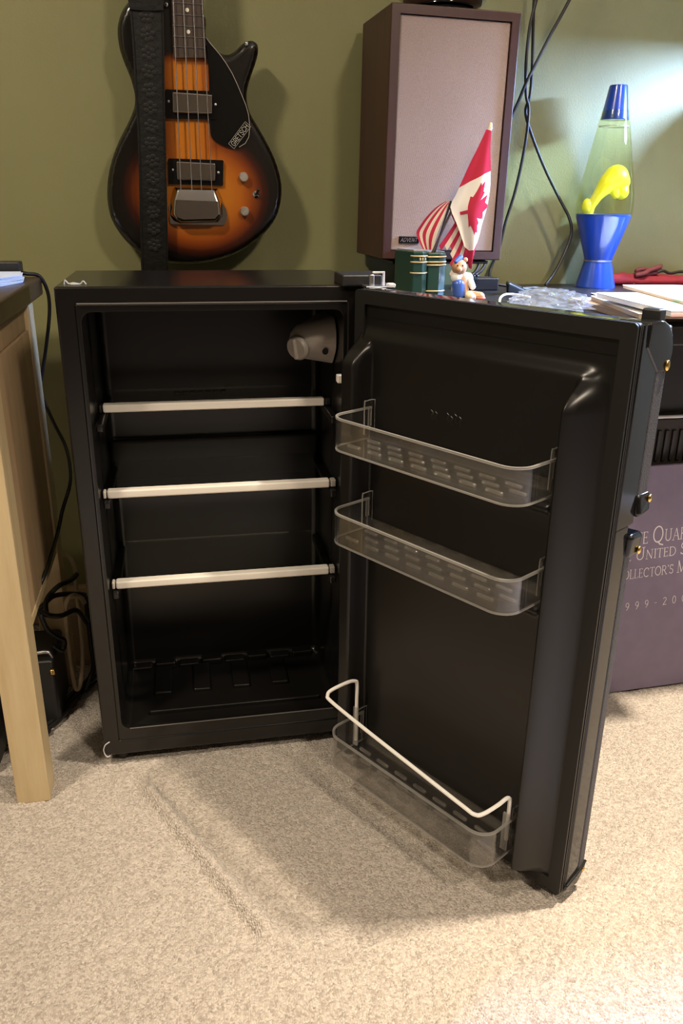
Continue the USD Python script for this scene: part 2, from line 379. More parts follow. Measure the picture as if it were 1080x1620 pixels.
# thermostat and lamp housing high on the right side wall
hs = hull_spheres([((.384, .098, .742), .028), ((.383, .11, .728), .02), ((.432, .085, .748), .034), ((.432, .10, .735), .034), ((.43, .16, .75), .03)], 40)
hs = hs ^ mbx(.33, .4275, .0, .23, .6, .79)
h_ = part(fr, 'lamp_housing', hs, 'grey_plastic', 40)
dial = lathe([(0, 0), (.019, 0), (.021, .003), (.021, .007), (.018, .011), (0, .012)], n=32)
dial = cat(dial, rbx(-.004, .004, -.018, .018, .008, .016, .003))
nx = np.array([-.70, -.68, -.22]); nx /= np.linalg.norm(nx); ux = np.cross([0, 0, 1], nx); ux /= np.linalg.norm(ux); vx = np.cross(nx, ux)
part(h_, 'thermostat_dial', frame(dial, np.array([.381, .092, .736]) + nx * .0145, ux, vx, nx), 'grey_plastic', 40)
scr = lathe([(0, 0), (.005, 0), (.005, .002), (0, .002)], n=16)
part(h_, 'screw_hole', frame(scr, (.41, .0585, .728), (1, 0, 0), (0, 0, 1), (0, -1, 0)), 'black_plastic')
part(fr, 'door_switch', cat(rbx(.418, .433, -.012, .003, .689, .702, .002), rbx(.429, .4325, -.003, .003, .70, .715, .001)), 'white_plastic')
part(fr, 'hinge_cover', rbx(.424, .486, -.012, .06, .8385, .856, .003), 'black_plastic')
part(fr, 'foot', lathe([(0, 0), (.014, 0), (.014, .022), (0, .022)], (.03, .03, -.002)), 'black_plastic')
part(fr, 'foot', lathe([(0, 0), (.014, 0), (.014, .022), (0, .022)], (.43, .03, -.002)), 'black_plastic')
part(fr, 'foot', lathe([(0, 0), (.014, 0), (.014, .022), (0, .022)], (.03, .255, -.002)), 'black_plastic')
part(fr, 'foot', lathe([(0, 0), (.014, 0), (.014, .022), (0, .022)], (.43, .255, -.002)), 'black_plastic')
# scraps of torn protective film
part(fr, 'film_scrap', tube(spline([(.011, -.0015, .049), (.003, -.003, .044), (-.0005, -.003, .034), (.001, -.003, .024), (.005, -.004, .019), (.010, -.004, .021)]), .0011, 6), 'film', label='curl of clear torn film at the bottom corner')
part(fr, 'film_scrap', cat(tube(spline([(.012, .03, .8405), (.014, .028, .8465), (.019, .026, .842), (.026, .024, .843), (.035, .026, .8415), (.04, .024, .8455), (.044, .024, .841)]), .0011, 6), rbx(.022, .034, .02, .028, .84, .8425, .001, 8)), 'film', label='crumpled clear film scrap on the top corner')

# ------------------------------------------------------------------ its door (u along the door, v outwards, z up)
TH, DT = .5503, .4539
HX, HY = .4381, -.0543
DU = np.array([math.sin(TH), -math.cos(TH), 0]); DV = np.array([math.cos(TH), math.sin(TH), 0]); DO = np.array([HX, HY, 0])
def dr(mesh): return frame(mesh, DO, DU, DV, (0, 0, 1))
core = cat(dr(rbx(.0, DT + .001, .010, .0515, .588, H - .002, .0025, 12)), dr(rbx(.0, DT + .001, .010, .0415, .019, .590, .0025, 12)))
door = part(fr, 'door', core, 'gloss_black', 35)
def ring(u0, u1, z0, z1, w, v0, v1, r):
    a = m3.CrossSection(np.array(rrect(u0, u1, z0, z1, r).exterior.coords)[:-1][::-1].tolist() and [np.array(rrect(u0, u1, z0, z1, r).exterior.coords)[:-1]])
    g = extr(rrect(u0, u1, z0, z1, r).difference(rrect(u0 + w, u1 - w, z0 + w, z1 - w, max(r - w, .002))), v1 - v0)
    v = g.vertices.copy(); g.vertices = np.stack([v[:, 0], v0 + v[:, 2], v[:, 1]], 1); g.invert(); return g
gk = cat(*[dr(ring(a, DT - a, H0 + a, H - a, w, v0, v1, .006)) for a, w, v0, v1 in ((0, .020, -.004, -.0005), (.0025, .016, -.001, .0025), (0, .018, .002, .005), (.0025, .016, .0045, .0075), (.0005, .016, .007, .0105))])
part(door, 'gasket', gk, 'rubber', False)
part(door, 'inner_flange', dr(bx(.015, DT - .015, .001, .0105, .034, H - .016)), 'door_plastic')
def liner_field():
    us = np.linspace(.004, .440, 180); zs = np.linspace(.022, .800, 240)
    U, Z = np.meshgrid(us, zs, indexing='ij')
    def sm(x): x = np.clip(x, 0, 1); return x * x * (3 - 2 * x)
    # side ridges
    left = np.minimum(sm((U - .006) / .012), sm((.0515 - U) / .010)) * .046
    right = np.minimum(sm((U - .3865) / .010), sm((.432 - U) / .036)) * .046
    dyke = np.maximum(left, right)
    top = sm((.788 - Z) / .055); bot = sm((Z - .026) / .03)
    panel = .012 * np.minimum(sm((U - .01) / .02), sm((.424 - U) / .03)) * np.minimum(sm((.79 - Z) / .02), sm((Z - .024) / .02))
    h = np.maximum(dyke * np.minimum(top, bot), panel)
    # low cross rolls behind the bins
    for zc in (.60, .455):
        h = np.maximum(h, .018 * np.exp(-((Z - zc) / .012) ** 2) * sm((U - .05) / .02) * sm((.39 - U) / .02))
    V = np.stack([U, -.0005 - h, Z], -1).reshape(-1, 3)
    n, k = U.shape; i, j = np.meshgrid(np.arange(n - 1), np.arange(k - 1), indexing='ij'); q = (i * k + j).ravel()
    F = np.vstack([np.stack([q, q + k, q + k + 1], 1), np.stack([q, q + k + 1, q + 1], 1)])
    return trimesh.Trimesh(V, F, process=False)
part(door, 'door_liner', dr(liner_field()), 'door_plastic', 40)
for k, (a_, b_) in enumerate(((.168, .684), (.176, .683), (.197, .685), (.204, .682), (.211, .686), (.219, .684))):
    mk = tube(spline([(a_, -.0124, b_ + .006), (a_ + .004, -.0126, b_ + .003), (a_ + .001, -.0126, b_ - .001), (a_ + .004, -.0124, b_ - .006)], 4), .0008, 5)
    part(door, 'embossed_mark', dr(mk), 'door_plastic')
# the outside looks like an amplifier head on its speaker cabinet
head = part(door, 'head_panel', dr(rbx(-.001, DT + .002, .0505, .0745, .603, .832, .003, 16)), 'vinyl', 35)
cabp = part(door, 'cabinet_panel', dr(rbx(-.001, DT + .002, .0405, .0555, .036, .572, .003, 16)), 'vinyl', 35)
part(door, 'control_plate', dr(rbx(.03, DT - .03, .0725, .0755, .63, .695, .001, 8)), 'gold', 35)
for k in range(9):
    kn = lathe([(0, 0), (.009, 0), (.009, .003), (.0065, .010), (0, .010)], n=20)
    part(door, 'control_knob', frame(kn, DO + DU * (.06 + .041 * k) + DV * .0755 + np.array([0, 0, .662]), DU, np.array([0, 0, 1.]), DV), 'black_plastic')
part(door, 'grille_panel', dr(rbx(.03, DT - .03, .053, .0565, .06, .54, .001, 8)), 'grille_black')
def piping(u0, u1, z0, z1, v): return dr(tube([(u0, v, z0), (u1, v, z0), (u1, v, z1), (u0, v, z1)], .0022, 6, True))
part(door, 'gold_piping', piping(.03, DT - .03, .62, .82, .0742), 'gold')
part(door, 'gold_piping', piping(.026, DT - .026, .056, .544, .0552), 'gold')
def corner(u, z, su, sz, v0, v1, s):
    """black moulded corner cap wrapped over a corner; su, sz point inwards"""
    r = .0065
    a = hull_spheres([((u - su * .0015 + su * r * .6, v0 + r, z - sz * .0015 + sz * r * .6), r), ((u + su * s, v0 + r, z + sz * r * .6), r * .8), ((u + su * r * .6, v0 + r, z + sz * s), r * .8),
                      ((u + su * r * .6, v1 - r * .6, z + sz * r * .6), r), ((u + su * s, v1 - r * .6, z + sz * r * .6), r * .8), ((u + su * r * .6, v1 - r * .6, z + sz * s), r * .8)], 20)
    return a
for (u, su) in ((-.002, 1), (DT + .004, -1)):
    for z, sz, v0, v1, s in ((.602, 1, .048, .0775, .020), (.573, -1, .040, .0700, .024)):
        c = part(door, 'corner_cap', dr(corner(u, z, su, sz, v0, v1, s)), 'gloss_black', 50)
        rv = Manifold.sphere(.0042, 16).scale([.6, 1, 1.3]).translate([u - su * .0035, v1 - .006, z + sz * (s * .9)])
        part(c, 'cap_rivet', dr(rv), 'gold', 60)
for (u, su) in ((-.003, 1), (DT + .005, -1)):
    ps = []
    for a in np.linspace(0, math.pi / 2, 7):
        for (uu, rr) in ((u + su * .0045, .005), (u + su * .040, .003)):
            ps.append(((uu, .040 + .034 * math.sin(a), .8015 + .034 * math.cos(a)), rr))
    for uu in (u + su * .005, u + su * .040):
        ps += [((uu, .022, .8355), .004), ((uu, .022, .812), .003), ((uu, .0735, .782), .0045), ((uu, .052, .782), .003)]
    c = part(door, 'corner_cap', dr(hull_spheres(ps, 20)), 'gloss_black', 50)
    part(c, 'cap_rivet', dr(Manifold.sphere(.0048, 16).scale([.6, 1, 1.4]).translate([u - su * .0002, .068, .786])), 'gold', 60)
for (u, su) in ((-.002, 1), (DT + .003, -1)):
    q = [((uu, v, z), .003) for uu in (u + su * .003, u + su * .034) for v, z in ((.012, .0215), (.012, .026), (.040, .0165), (.0565, .034), (.0565, .044), (.042, .034))]
    c = part(door, 'corner_cap', dr(hull_spheres(q, 16)), 'gloss_black', 50)
    part(c, 'cap_edge', dr(tube([(u, .011, .028), (u, .040, .0365), (u, .0575, .048)], .0016, 6)), 'rubber')
    part(c, 'cap_rivet', dr(Manifold.sphere(.0036, 16).scale([.6, 1, 1]).translate([u - su * .0005, .052, .035])), 'gold', 60)
part(door, 'top_tab', dr(rbx(DT - .022, DT + .001, .040, .056, .836, .852, .003)), 'black_plastic')
part(fr, 'hinge_plate', cat(rbx(.455, .500, -.04, .03, .838, .8415, .001, 8), rbx(.462, .470, -.03, -.022, .838, .858, .002, 8)), 'steel')
part(fr, 'hinge_clip', cat(rbx(.484, .4875, -.025, -.02, .8385, .862, .001, 8), rbx(.468, .4875, -.025, -.021, .859, .862, .001, 8), rbx(.488, .500, -.045, -.03, .84, .846, .002, 8)), 'film', label='clear plastic clip')
# three clear door bins
def bin_paths(front, r=.028, n=8):
    """inner path of the wall from the back left corner round the front to the back right corner"""
    L, R, B = .0525, .3855, -.016
    p = [(L, B), (L, -front + r)] + [(L + r - r * math.cos(a), -front + r - r * math.sin(a)) for a in np.linspace(0, math.pi / 2, n)[1:]]
    p += [(R - r + r * math.sin(a), -front + r - r * math.cos(a)) for a in np.linspace(0, math.pi / 2, n)] + [(R, B)]
    return p
def make_bin(z0, hgt, front, wire=False):
    path = LineString(bin_paths(front))
    wall = path.buffer(.0011, cap_style='flat', join_style='mitre')
    foot = Polygon(bin_paths(front))
    def lift(poly, za, zb):
        g = extr(poly, zb - za); g.vertices[:, 2] += za; return g
    body = [lift(wall, z0, z0 + hgt), lift(foot, z0, z0 + .002)]
    # ribs moulded into the floor and the low front lip
    ribs = []
    back = sbox(.0525, -.020, .3855, -.0175)
    body.append(lift(back, z0, z0 + hgt * .35))
    nb = 8
    for row, v in enumerate((-.040, -.060, -.080)):
        for k in range(nb):
            u = .070 + (k + (row % 2) * .5) * .042
            if u + .027 < .378: ribs.append(rbx(u, u + .027, v - .003, v + .003, z0 + .001, z0 + .0065, .0024, 8))
    # hooks behind both ends
    for u in (.0525, .3855):
        s = 1 if u < .2 else -1
        for du in (.0,):
            body.append(bx(min(u, u + s * .004), max(u, u + s * .004), -.034, -.012, z0 + .006, z0 + hgt + .012))
    b = part(fr, 'door_bin', dr(cat(*body)), 'bin_plastic', 30)
    # the thicker bright rim and the outer bottom edge
    rim = LineString(bin_paths(front)).buffer(.0017, cap_style='flat', join_style='mitre')
    edges = [lift(rim, z0 + hgt - .0018, z0 + hgt + .0012), lift(LineString(bin_paths(front + .0003)).buffer(.0013, cap_style='flat'), z0 - .001, z0 + .0012)]
    for u in (.0525, .3855):
        s = 1 if u < .2 else -1
        edges.append(tube([(u, -.019, z0), (u, -.019, z0 + hgt)], .0014, 6))
        edges.append(tube(spline([(u + s * .004, -.034, z0 + .008), (u + s * .004, -.034, z0 + hgt + .008), (u + s * .004, -.030, z0 + hgt + .012), (u + s * .004, -.014, z0 + hgt + .012), (u + s * .004, -.012, z0 + hgt + .006), (u + s * .004, -.012, z0 + .01)], 5), .0009, 5))
        edges.append(tube([(u + s * .004, -.026, z0 + .02), (u + s * .004, -.026, z0 + hgt), (u + s * .004, -.02, z0 + hgt), (u + s * .004, -.02, z0 + .02)], .0007, 5))
    part(b, 'bin_rim', dr(cat(*edges)), 'bin_edge', 30)
    for r_ in ribs: part(b, 'floor_rib', dr(r_), 'bin_rib', 30)
    if wire:
        zt = z0 + hgt
        w = spline([(.0575, -.038, z0 + .012), (.0575, -.038, zt + .03), (.0575, -.038, zt + .066), (.0572, -.042, zt + .074), (.055, -.057, zt + .077), (.051, -.09, zt + .074), (.054, -.101, zt + .070), (.066, -.104, zt + .066),
                    (.14, -.104, zt + .056), (.25, -.104, zt + .044), (.345, -.104, zt + .034), (.365, -.103, zt + .032), (.373, -.094, zt + .033), (.379, -.07, zt + .038), (.3800, -.052, zt + .040), (.3803, -.0445, zt + .036), (.3805, -.0425, zt + .026), (.3805, -.0425, z0 + .02)], 6)
        part(b, 'wire_rail', dr(tube(w, .0031, 10)), 'white_wire', 60)
        part(b, 'rail_clip', dr(bx(.0535, .063, -.0415, -.038, z0 + .004, zt + .022)), 'bin_edge')
        part(b, 'rail_clip', dr(bx(.3745, .3845, -.0475, -.0445, z0 + .004, zt + .010)), 'bin_edge')
make_bin(.626, .047, .102); make_bin(.481, .047, .102); make_bin(.076, .058, .102, True)
# ------------------------------------------------------------------ electric bass on the wall
GX, GZ, GY = .23, .98, .49
OUT = [(-0.0391, 0.3428), (-0.0642, 0.3399), (-0.0896, 0.3308), (-0.1119, 0.3157), (-0.1236, 0.3025), (-0.1321, 0.2847), (-0.1355, 0.2655), (-0.134, 0.2398), (-0.1276, 0.2172), (-0.1201, 0.1977), (-0.1148, 0.178), (-0.1124, 0.1612), (-0.1144, 0.1443), (-0.122, 0.127), (-0.134, 0.1061), (-0.1489, 0.0815), (-0.1624, 0.0532), (-0.1723, 0.0246), (-0.1778, -0.0041), (-0.1789, -0.0295), (-0.1755, -0.0552), (-0.1659, -0.0774), (-0.1505, -0.0998), (-0.1306, -0.1188), (-0.1043, -0.1333), (-0.0694, -0.1418), (-0.0297, -0.145), (0.0106, -0.1412), (0.0515, -0.131), (0.0846, -0.1166), (0.1137, -0.097), (0.1387, -0.0737), (0.1554, -0.0486), (0.164, -0.0182), (0.1652, 0.0081), (0.16, 0.034), (0.1493, 0.0631), (0.134, 0.0916), (0.1189, 0.1161), (0.1058, 0.1369), (0.1005, 0.1542), (0.0998, 0.1714), (0.1034, 0.1887), (0.1116, 0.2094), (0.1197, 0.23), (0.1236, 0.2469), (0.1216, 0.2578), (0.113, 0.2627), (0.1036, 0.2613), (0.0921, 0.2549), (0.0786, 0.2434), (0.0652, 0.2372), (0.0522, 0.239), (0.0395, 0.2475), (0.0307, 0.258), (0.025, 0.2708), (0.0219, 0.3046)]
GUARD = [(0.0247, 0.2626), (0.0306, 0.2547), (0.0412, 0.2436), (0.0509, 0.2333), (0.0609, 0.2204), (0.0716, 0.2039), (0.0804, 0.1862), (0.0886, 0.1676), (0.0958, 0.1506), (0.1007, 0.1333), (0.1024, 0.1122), (0.0999, 0.0944), (0.0926, 0.0828), (0.0807, 0.076), (0.0662, 0.075), (0.0496, 0.0789), (0.0357, 0.0864), (0.0268, 0.0954), (0.0258, 0.1242), (0.0274, 0.1929), (0.0267, 0.2264)]
gt = thing('bass_guitar', 'sunburst electric bass guitar with black pickguard hanging on the green wall above the fridge', 'bass guitar', (GX, GY + .03, GZ))
gpoly = poly_s(OUT, 4)
gpts, gF = fill_grid(gpoly, .005)
gd = np.array([gpoly.exterior.distance(Point(*p)) for p in gpts])
def gz(d): return .010 * np.sqrt(np.clip(d / .012, 0, 1) * (2 - np.clip(d / .012, 0, 1))) + .004 * np.clip(d / .12, 0, 1)
yt = GY + .010 - gz(gd)
Vf = np.stack([GX + gpts[:, 0], yt, GZ + gpts[:, 1]], 1)
ringp = np.array(gpoly.exterior.coords)[:-1]
fm = trimesh.Trimesh(Vf, gF, process=False)
if fm.face_normals[:, 1].mean() > 0: fm.invert()
side = extr(gpoly, .036); side = upright(side, GY + .046, GX, GZ)
# burst: orange middle with a tongue running up under the strings, black rim and horns
bx_, bz_ = gpts[:, 0], gpts[:, 1]
ell = 1.62 * (1 - np.sqrt(((bx_ + .004) / .168) ** 2 + ((bz_ + .010) / .140) ** 2))
ton = 1.25 * (1 - np.abs(bx_ + .015) / .085) * np.clip((.246 - bz_) / .03, 0, 1) * (bz_ > -.06)
blend = np.clip(np.minimum(np.maximum(ell, ton), gd / .03), 0, 1)
top_path = numbered(gt, 'body_top')
fm2 = fm.copy(); fm2.vertices = fm2.vertices - BASE[gt]
um = usdkit.mesh(stage, top_path, fm2, M['burst'], True)
UsdGeom.PrimvarsAPI(um).CreatePrimvar('burst', Sdf.ValueTypeNames.FloatArray, 'vertex').Set(Vt.FloatArray.FromNumpy(blend.astype(np.float32)))
part(gt, 'body', side, 'guard_black', 40)
def gface(x, z):
    d = gpoly.exterior.distance(Point(x, z)); return GY + .010 - float(gz(np.array(d)))
F0 = GY - .003
def gplate(poly, y0, t): return upright(extr(poly, t), y0, GX, GZ)
pg = part(gt, 'pickguard', gplate(poly_s(GUARD, 4), F0 - .002, .003), 'guard_black')
nm = meshkit.text_mesh('GRETSCH', .0098, .0006)
w_ = nm.bounds[1][0]
def rot2(m, ang, ox, oz):
    c, s = math.cos(ang), math.sin(ang); m = tm(m).copy(); v = m.vertices.copy()
    m.vertices = np.stack([ox + c * v[:, 0] - s * v[:, 1], oz + s * v[:, 0] + c * v[:, 1], v[:, 2]], 1); return m
nm.apply_scale([.047 / w_, 1, 1]); nm.apply_translation([-.0235, -.0049, 0])
AN = math.radians(50)
part(pg, 'nameplate_lettering', upright(rot2(nm, AN, .0822, .0972), F0 - .005, GX, GZ), 'etched', False)
rimp = LineString(list(sbox(-.0262, -.0068, .0262, .0068).exterior.coords)).buffer(.0003)
part(pg, 'nameplate_border', upright(rot2(extr(rimp, .0006), AN, .0822, .0972), F0 - .005, GX, GZ), 'etched', False)
edge = LineString([p for p in GUARD[:14]]).buffer(.0006)
part(pg, 'guard_bevel', gplate(edge, F0 - .0048, .0006), 'grey_plastic')
for bez, cov, scs in (([(-.0549, .1726), (.0401, .1723), (.038, .1235), (-.0566, .123)], [(-.0426, .1679), (.0322, .1658), (.0307, .132), (-.0433, .1327)], [(-.0503, .1523), (.038, .1495)]),
                      ([(-.0572, .0528), (.049, .0516), (.0463, .0049), (-.0594, .0063)], [(-.0423, .0477), (.0331, .0455), (.0318, .0135), (-.0427, .0142)], [(-.0497, .0321), (.0383, .0289)])):
    pk = part(gt, 'pickup_ring', gplate(Polygon(bez).buffer(-.002).buffer(.002), F0 + .001, .008), 'guard_black')
    yb = F0 - .007
    part(pk, 'pickup_cover', hull_spheres([((GX + x * 1 + (.0025 if x < 0 else -.0025), yb - q, GZ + z + (-.0025 if z > cz else .0025)), .0025) for cz in [np.mean([c[1] for c in cov])] for x, z in cov for q in (0., .0055)], 12), 'chrome', 35)
    for x, z in scs:
        part(pk, 'pickup_screw', Manifold.sphere(.0028, 12).scale([1, .5, 1]).translate([GX + x, F0 - .0072, GZ + z]), 'steel', 60)
bp = part(gt, 'bridge_plate', gplate(Polygon([(-.062, -.0356), (-.0541, -.0208), (.0398, -.0215), (.051, -.0382), (.0531, -.0571), (.0458, -.0693), (-.0608, -.0674)]).buffer(-.004).buffer(.004), F0 + .001, .004), 'chrome')
cv = []
for (x, z), s in zip([(-.0482, -.0005), (.0347, -.0012), (.0417, -.0234), (.0433, -.0515), (.0341, -.0618), (-.0411, -.0646), (-.0533, -.0598), (-.059, -.0505), (-.0549, -.0208)], [0] * 9):
    cx, cz = -.008, -.033
    cv.append(((GX + cx + (x - cx) * .96, F0 - .004, GZ + cz + (z - cz) * .96), .003)); cv.append(((GX + cx + (x - cx) * .80, F0 - .017 - (.004 if z < -.02 else 0), GZ + cz + (z - cz) * .78), .006))
part(gt, 'bridge_cover', hull_spheres(cv, 24), 'chrome', 60)
for x, z in ((.0872, .0217), (.0876, -.0424)):
    kn = lathe([(0, 0), (.0088, 0), (.0088, .011), (.0078, .0135), (0, .0135)], n=40)
    ribs = cat(*[tube([(.0088 * math.cos(a), .0088 * math.sin(a), .001), (.0088 * math.cos(a), .0088 * math.sin(a), .011)], .0006, 5) for a in np.linspace(0, 2 * math.pi, 28, endpoint=False)])
    k_ = part(gt, 'control_knob', frame(cat(kn, ribs), (GX + x, F0 + .001, GZ + z), (1, 0, 0), (0, 0, 1), (0, -1, 0)), 'nickel', 30)
    part(k_, 'knob_arrow', frame(bx(-.005, .005, -.0008, .0008, .0135, .0142), (GX + x, F0 + .001, GZ + z), (.8, 0, .6), (-.6, 0, .8), (0, -1, 0)), 'etched')
sw = part(gt, 'toggle_switch', frame(lathe([(0, 0), (.0068, 0), (.0068, .003), (.004, .005), (.003, .006), (0, .006)], n=24), (GX + .1118, F0 + .002, GZ - .0102), (1, 0, 0), (0, 0, 1), (0, -1, 0)), 'chrome')
part(sw, 'switch_lever', chain([((GX + .1118, F0 - .004, GZ - .0102), .0018), ((GX + .1155, F0 - .016, GZ - .0015), .0028)], 12), 'black_plastic')
# neck
def nk(t, x0, x1):   # fretboard edges at height t above the body origin
    return (-.0366 + (t - .2256) * -.0118, .0233 + (t - .2256) * -.0015)
fb = Polygon([(-.0366, .2256), (.0233, .228), (.0205, .74), (-.0245, .74)])
neck = part(gt, 'fretboard', gplate(fb, GY - .004, .009), 'neck_wood')
part(gt, 'neck', hull_spheres([((GX - .006, GY + .012, GZ + .27), .02), ((GX + .004, GY + .012, GZ + .27), .014), ((GX - .006, GY + .004, GZ + .75), .015), ((GX + .002, GY + .004, GZ + .75), .012)], 16), 'walnut', 40)
part(gt, 'headstock', upright(extr(poly_s([(-.03, .74), (-.05, .78), (-.052, .93), (-.03, .97), (.02, .975), (.05, .94), (.05, .79), (.024, .74)], 5), .016), GY + .014, GX, GZ), 'guard_black')
for k, z in enumerate([.2432, .2601, .2775, .2954, .3139] + [.3139 + sum(.0196 * 1.0595 ** j for j in range(i + 1)) for i in range(12)]):
    t = (z - .2256) / .5144
    a, b = -.0366 + t * .0121, .0233 - t * .0028
    dz = .0005
    part(gt, 'fret', tube([(GX + a + .0005, GY - .0135, GZ + z + dz), (GX + b - .0005, GY - .0135, GZ + z)], .0010, 6), 'steel', 60)
for x, z in ((-.0073, .3040), (-.007, .269), (-.006, .378), (-.006, .428)):
    part(gt, 'fret_marker', frame(lathe([(0, 0), (.0034, 0), (.0034, .0006), (0, .0006)], n=20), (GX + x, GY - .013, GZ + z), (1, 0, 0), (0, 0, 1), (0, -1, 0)), 'pearl')
for (x0, z0), (x1, z1), r in (((-.0317, .3183), (-.0362, .0032), .0012), ((-.0138, .3192), (-.015, .0035), .0011), ((.0041, .32), (.0035, .0037), .0010), ((.0204, .3208), (.0237, .004), .0009)):
    d = np.array([x0 - x1, z0 - z1]) / (z0 - z1); t = .742 - z1
    part(gt, 'string', tube([(GX + x1, GY - .021, GZ + z1 - .008), (GX + x1 + d[0] * .3, GY - .0195, GZ + z1 + .3), (GX + (x1 + d[0] * t) * .78, GY - .016, GZ + .742), (GX + (x1 + d[0] * t) * .9, GY - .004, GZ + .80)], r, 6), 'string', 60)
for s in (-1, 1):
    for k in range(2):
        part(gt, 'tuning_key', cat(lathe([(0, 0), (.006, 0), (.006, .012), (0, .012)], (GX + s * .028, GY - .01, GZ + .81 + k * .08)), hull_spheres([((GX + s * .055, GY + .008, GZ + .80 + k * .08), .005), ((GX + s * .08, GY + .008, GZ + .80 + k * .08), .008)], 12)), 'chrome', 50)
for x, z in ((.1005, .2555), (-.0435, .312)):
    part(gt, 'strap_button', Manifold.sphere(.0048, 16).scale([1, .9, 1]).translate([GX + x, gface(x, z) - .004, GZ + z]), 'chrome', 60)
hg = thing('guitar_hanger', 'black wall hanger holding the neck of the bass guitar', 'guitar hanger', (GX, .575, GZ + .76))
part(hg, 'wall_plate', rbx(GX - .03, GX + .03, .567, .5815, GZ + .72, GZ + .82, .004), 'black_plastic')
part(hg, 'fork', cat(tube([(GX, .57, GZ + .77), (GX, .53, GZ + .765)], .006), tube(spline([(GX - .034, .45, GZ + .772), (GX - .036, .49, GZ + .762), (GX - .03, .522, GZ + .76), (GX, .53, GZ + .765), (GX + .03, .522, GZ + .76), (GX + .036, .49, GZ + .762), (GX + .034, .45, GZ + .772)]), .006)), 'rubber')
# strap
st = [(-.0805, .42, .054), (-.0800, .33, .058), (-.0802, .3042, .0595), (-.0811, .2335, .0565), (-.0837, .1585, .0541), (-.085, .1013, .0523), (-.0884, .0143, .0525), (-.0936, -.0947, .053), (-.0963, -.1512, .0529), (-.098, -.21, .053)]
cen = spline([(a, b, c) for a, b, c in st], 6)
V = []; 
yy = np.interp(cen[:, 1], [-.3, -.145, -.02, .2, .31, .45], [.488, .468, .460, .464, .470, .452])
for (x, z, w), y in zip(cen, yy):
    V += [(GX + x - w / 2, y, GZ + z), (GX + x + w / 2, y, GZ + z), (GX + x + w / 2, y + .0028, GZ + z), (GX + x - w / 2, y + .0028, GZ + z)]
Fq = []
for i in range(len(cen) - 1):
    for k in range(4): Fq.append([4 * i + k, 4 * i + (k + 1) % 4, 4 * i + 4 + (k + 1) % 4, 4 * i + 4 + k])
Fq += [[0, 3, 2, 1], [4 * len(cen) - 4, 4 * len(cen) - 3, 4 * len(cen) - 2, 4 * len(cen) - 1]]
smesh = tm((np.array(V), np.array(Fq))); smesh.fix_normals()
sp = thing('guitar_strap', 'black tooled leather strap hanging down the left side of the bass guitar', 'strap', (GX - .09, .465, GZ + .1))
part(sp, 'band', smesh, 'leather', 30)
for sgn in (-1, 1):
    part(sp, 'stitched_edge', tube([(GX + x + sgn * (w / 2 - .0035), y - .0004, GZ + z) for (x, z, w), y in zip(cen, yy)], .0011, 5), 'leather_boss')
for k in range(14):
    z = .29 - k * .0305
    x = np.interp(-z, -cen[:, 1], cen[:, 0]); y = np.interp(-z, -cen[:, 1], yy)
    petals = [Manifold.sphere(.0052, 10).scale([1, .16, 1]).translate([GX + x + .0085 * math.cos(a), y - .0004, GZ + z + .0085 * math.sin(a)]) for a in np.linspace(0, 2 * math.pi, 6, endpoint=False) + .3 * k]
    part(sp, 'tooled_rosette', cat(*petals, Manifold.sphere(.004, 10).scale([1, .2, 1]).translate([GX + x, y - .0006, GZ + z])), 'leather_boss', 60)
part(sp, 'end_tab', upright(extr(poly_s([(-.110, .345), (-.050, .345), (-.050, .306), (-.056, .299), (-.104, .298), (-.110, .304)], 4), .003), .4685, GX, GZ), 'leather')
part(sp, 'end_fold', rbx(GX - .112, GX - .049, .464, .473, GZ + .342, GZ + .40, .003), 'leather')

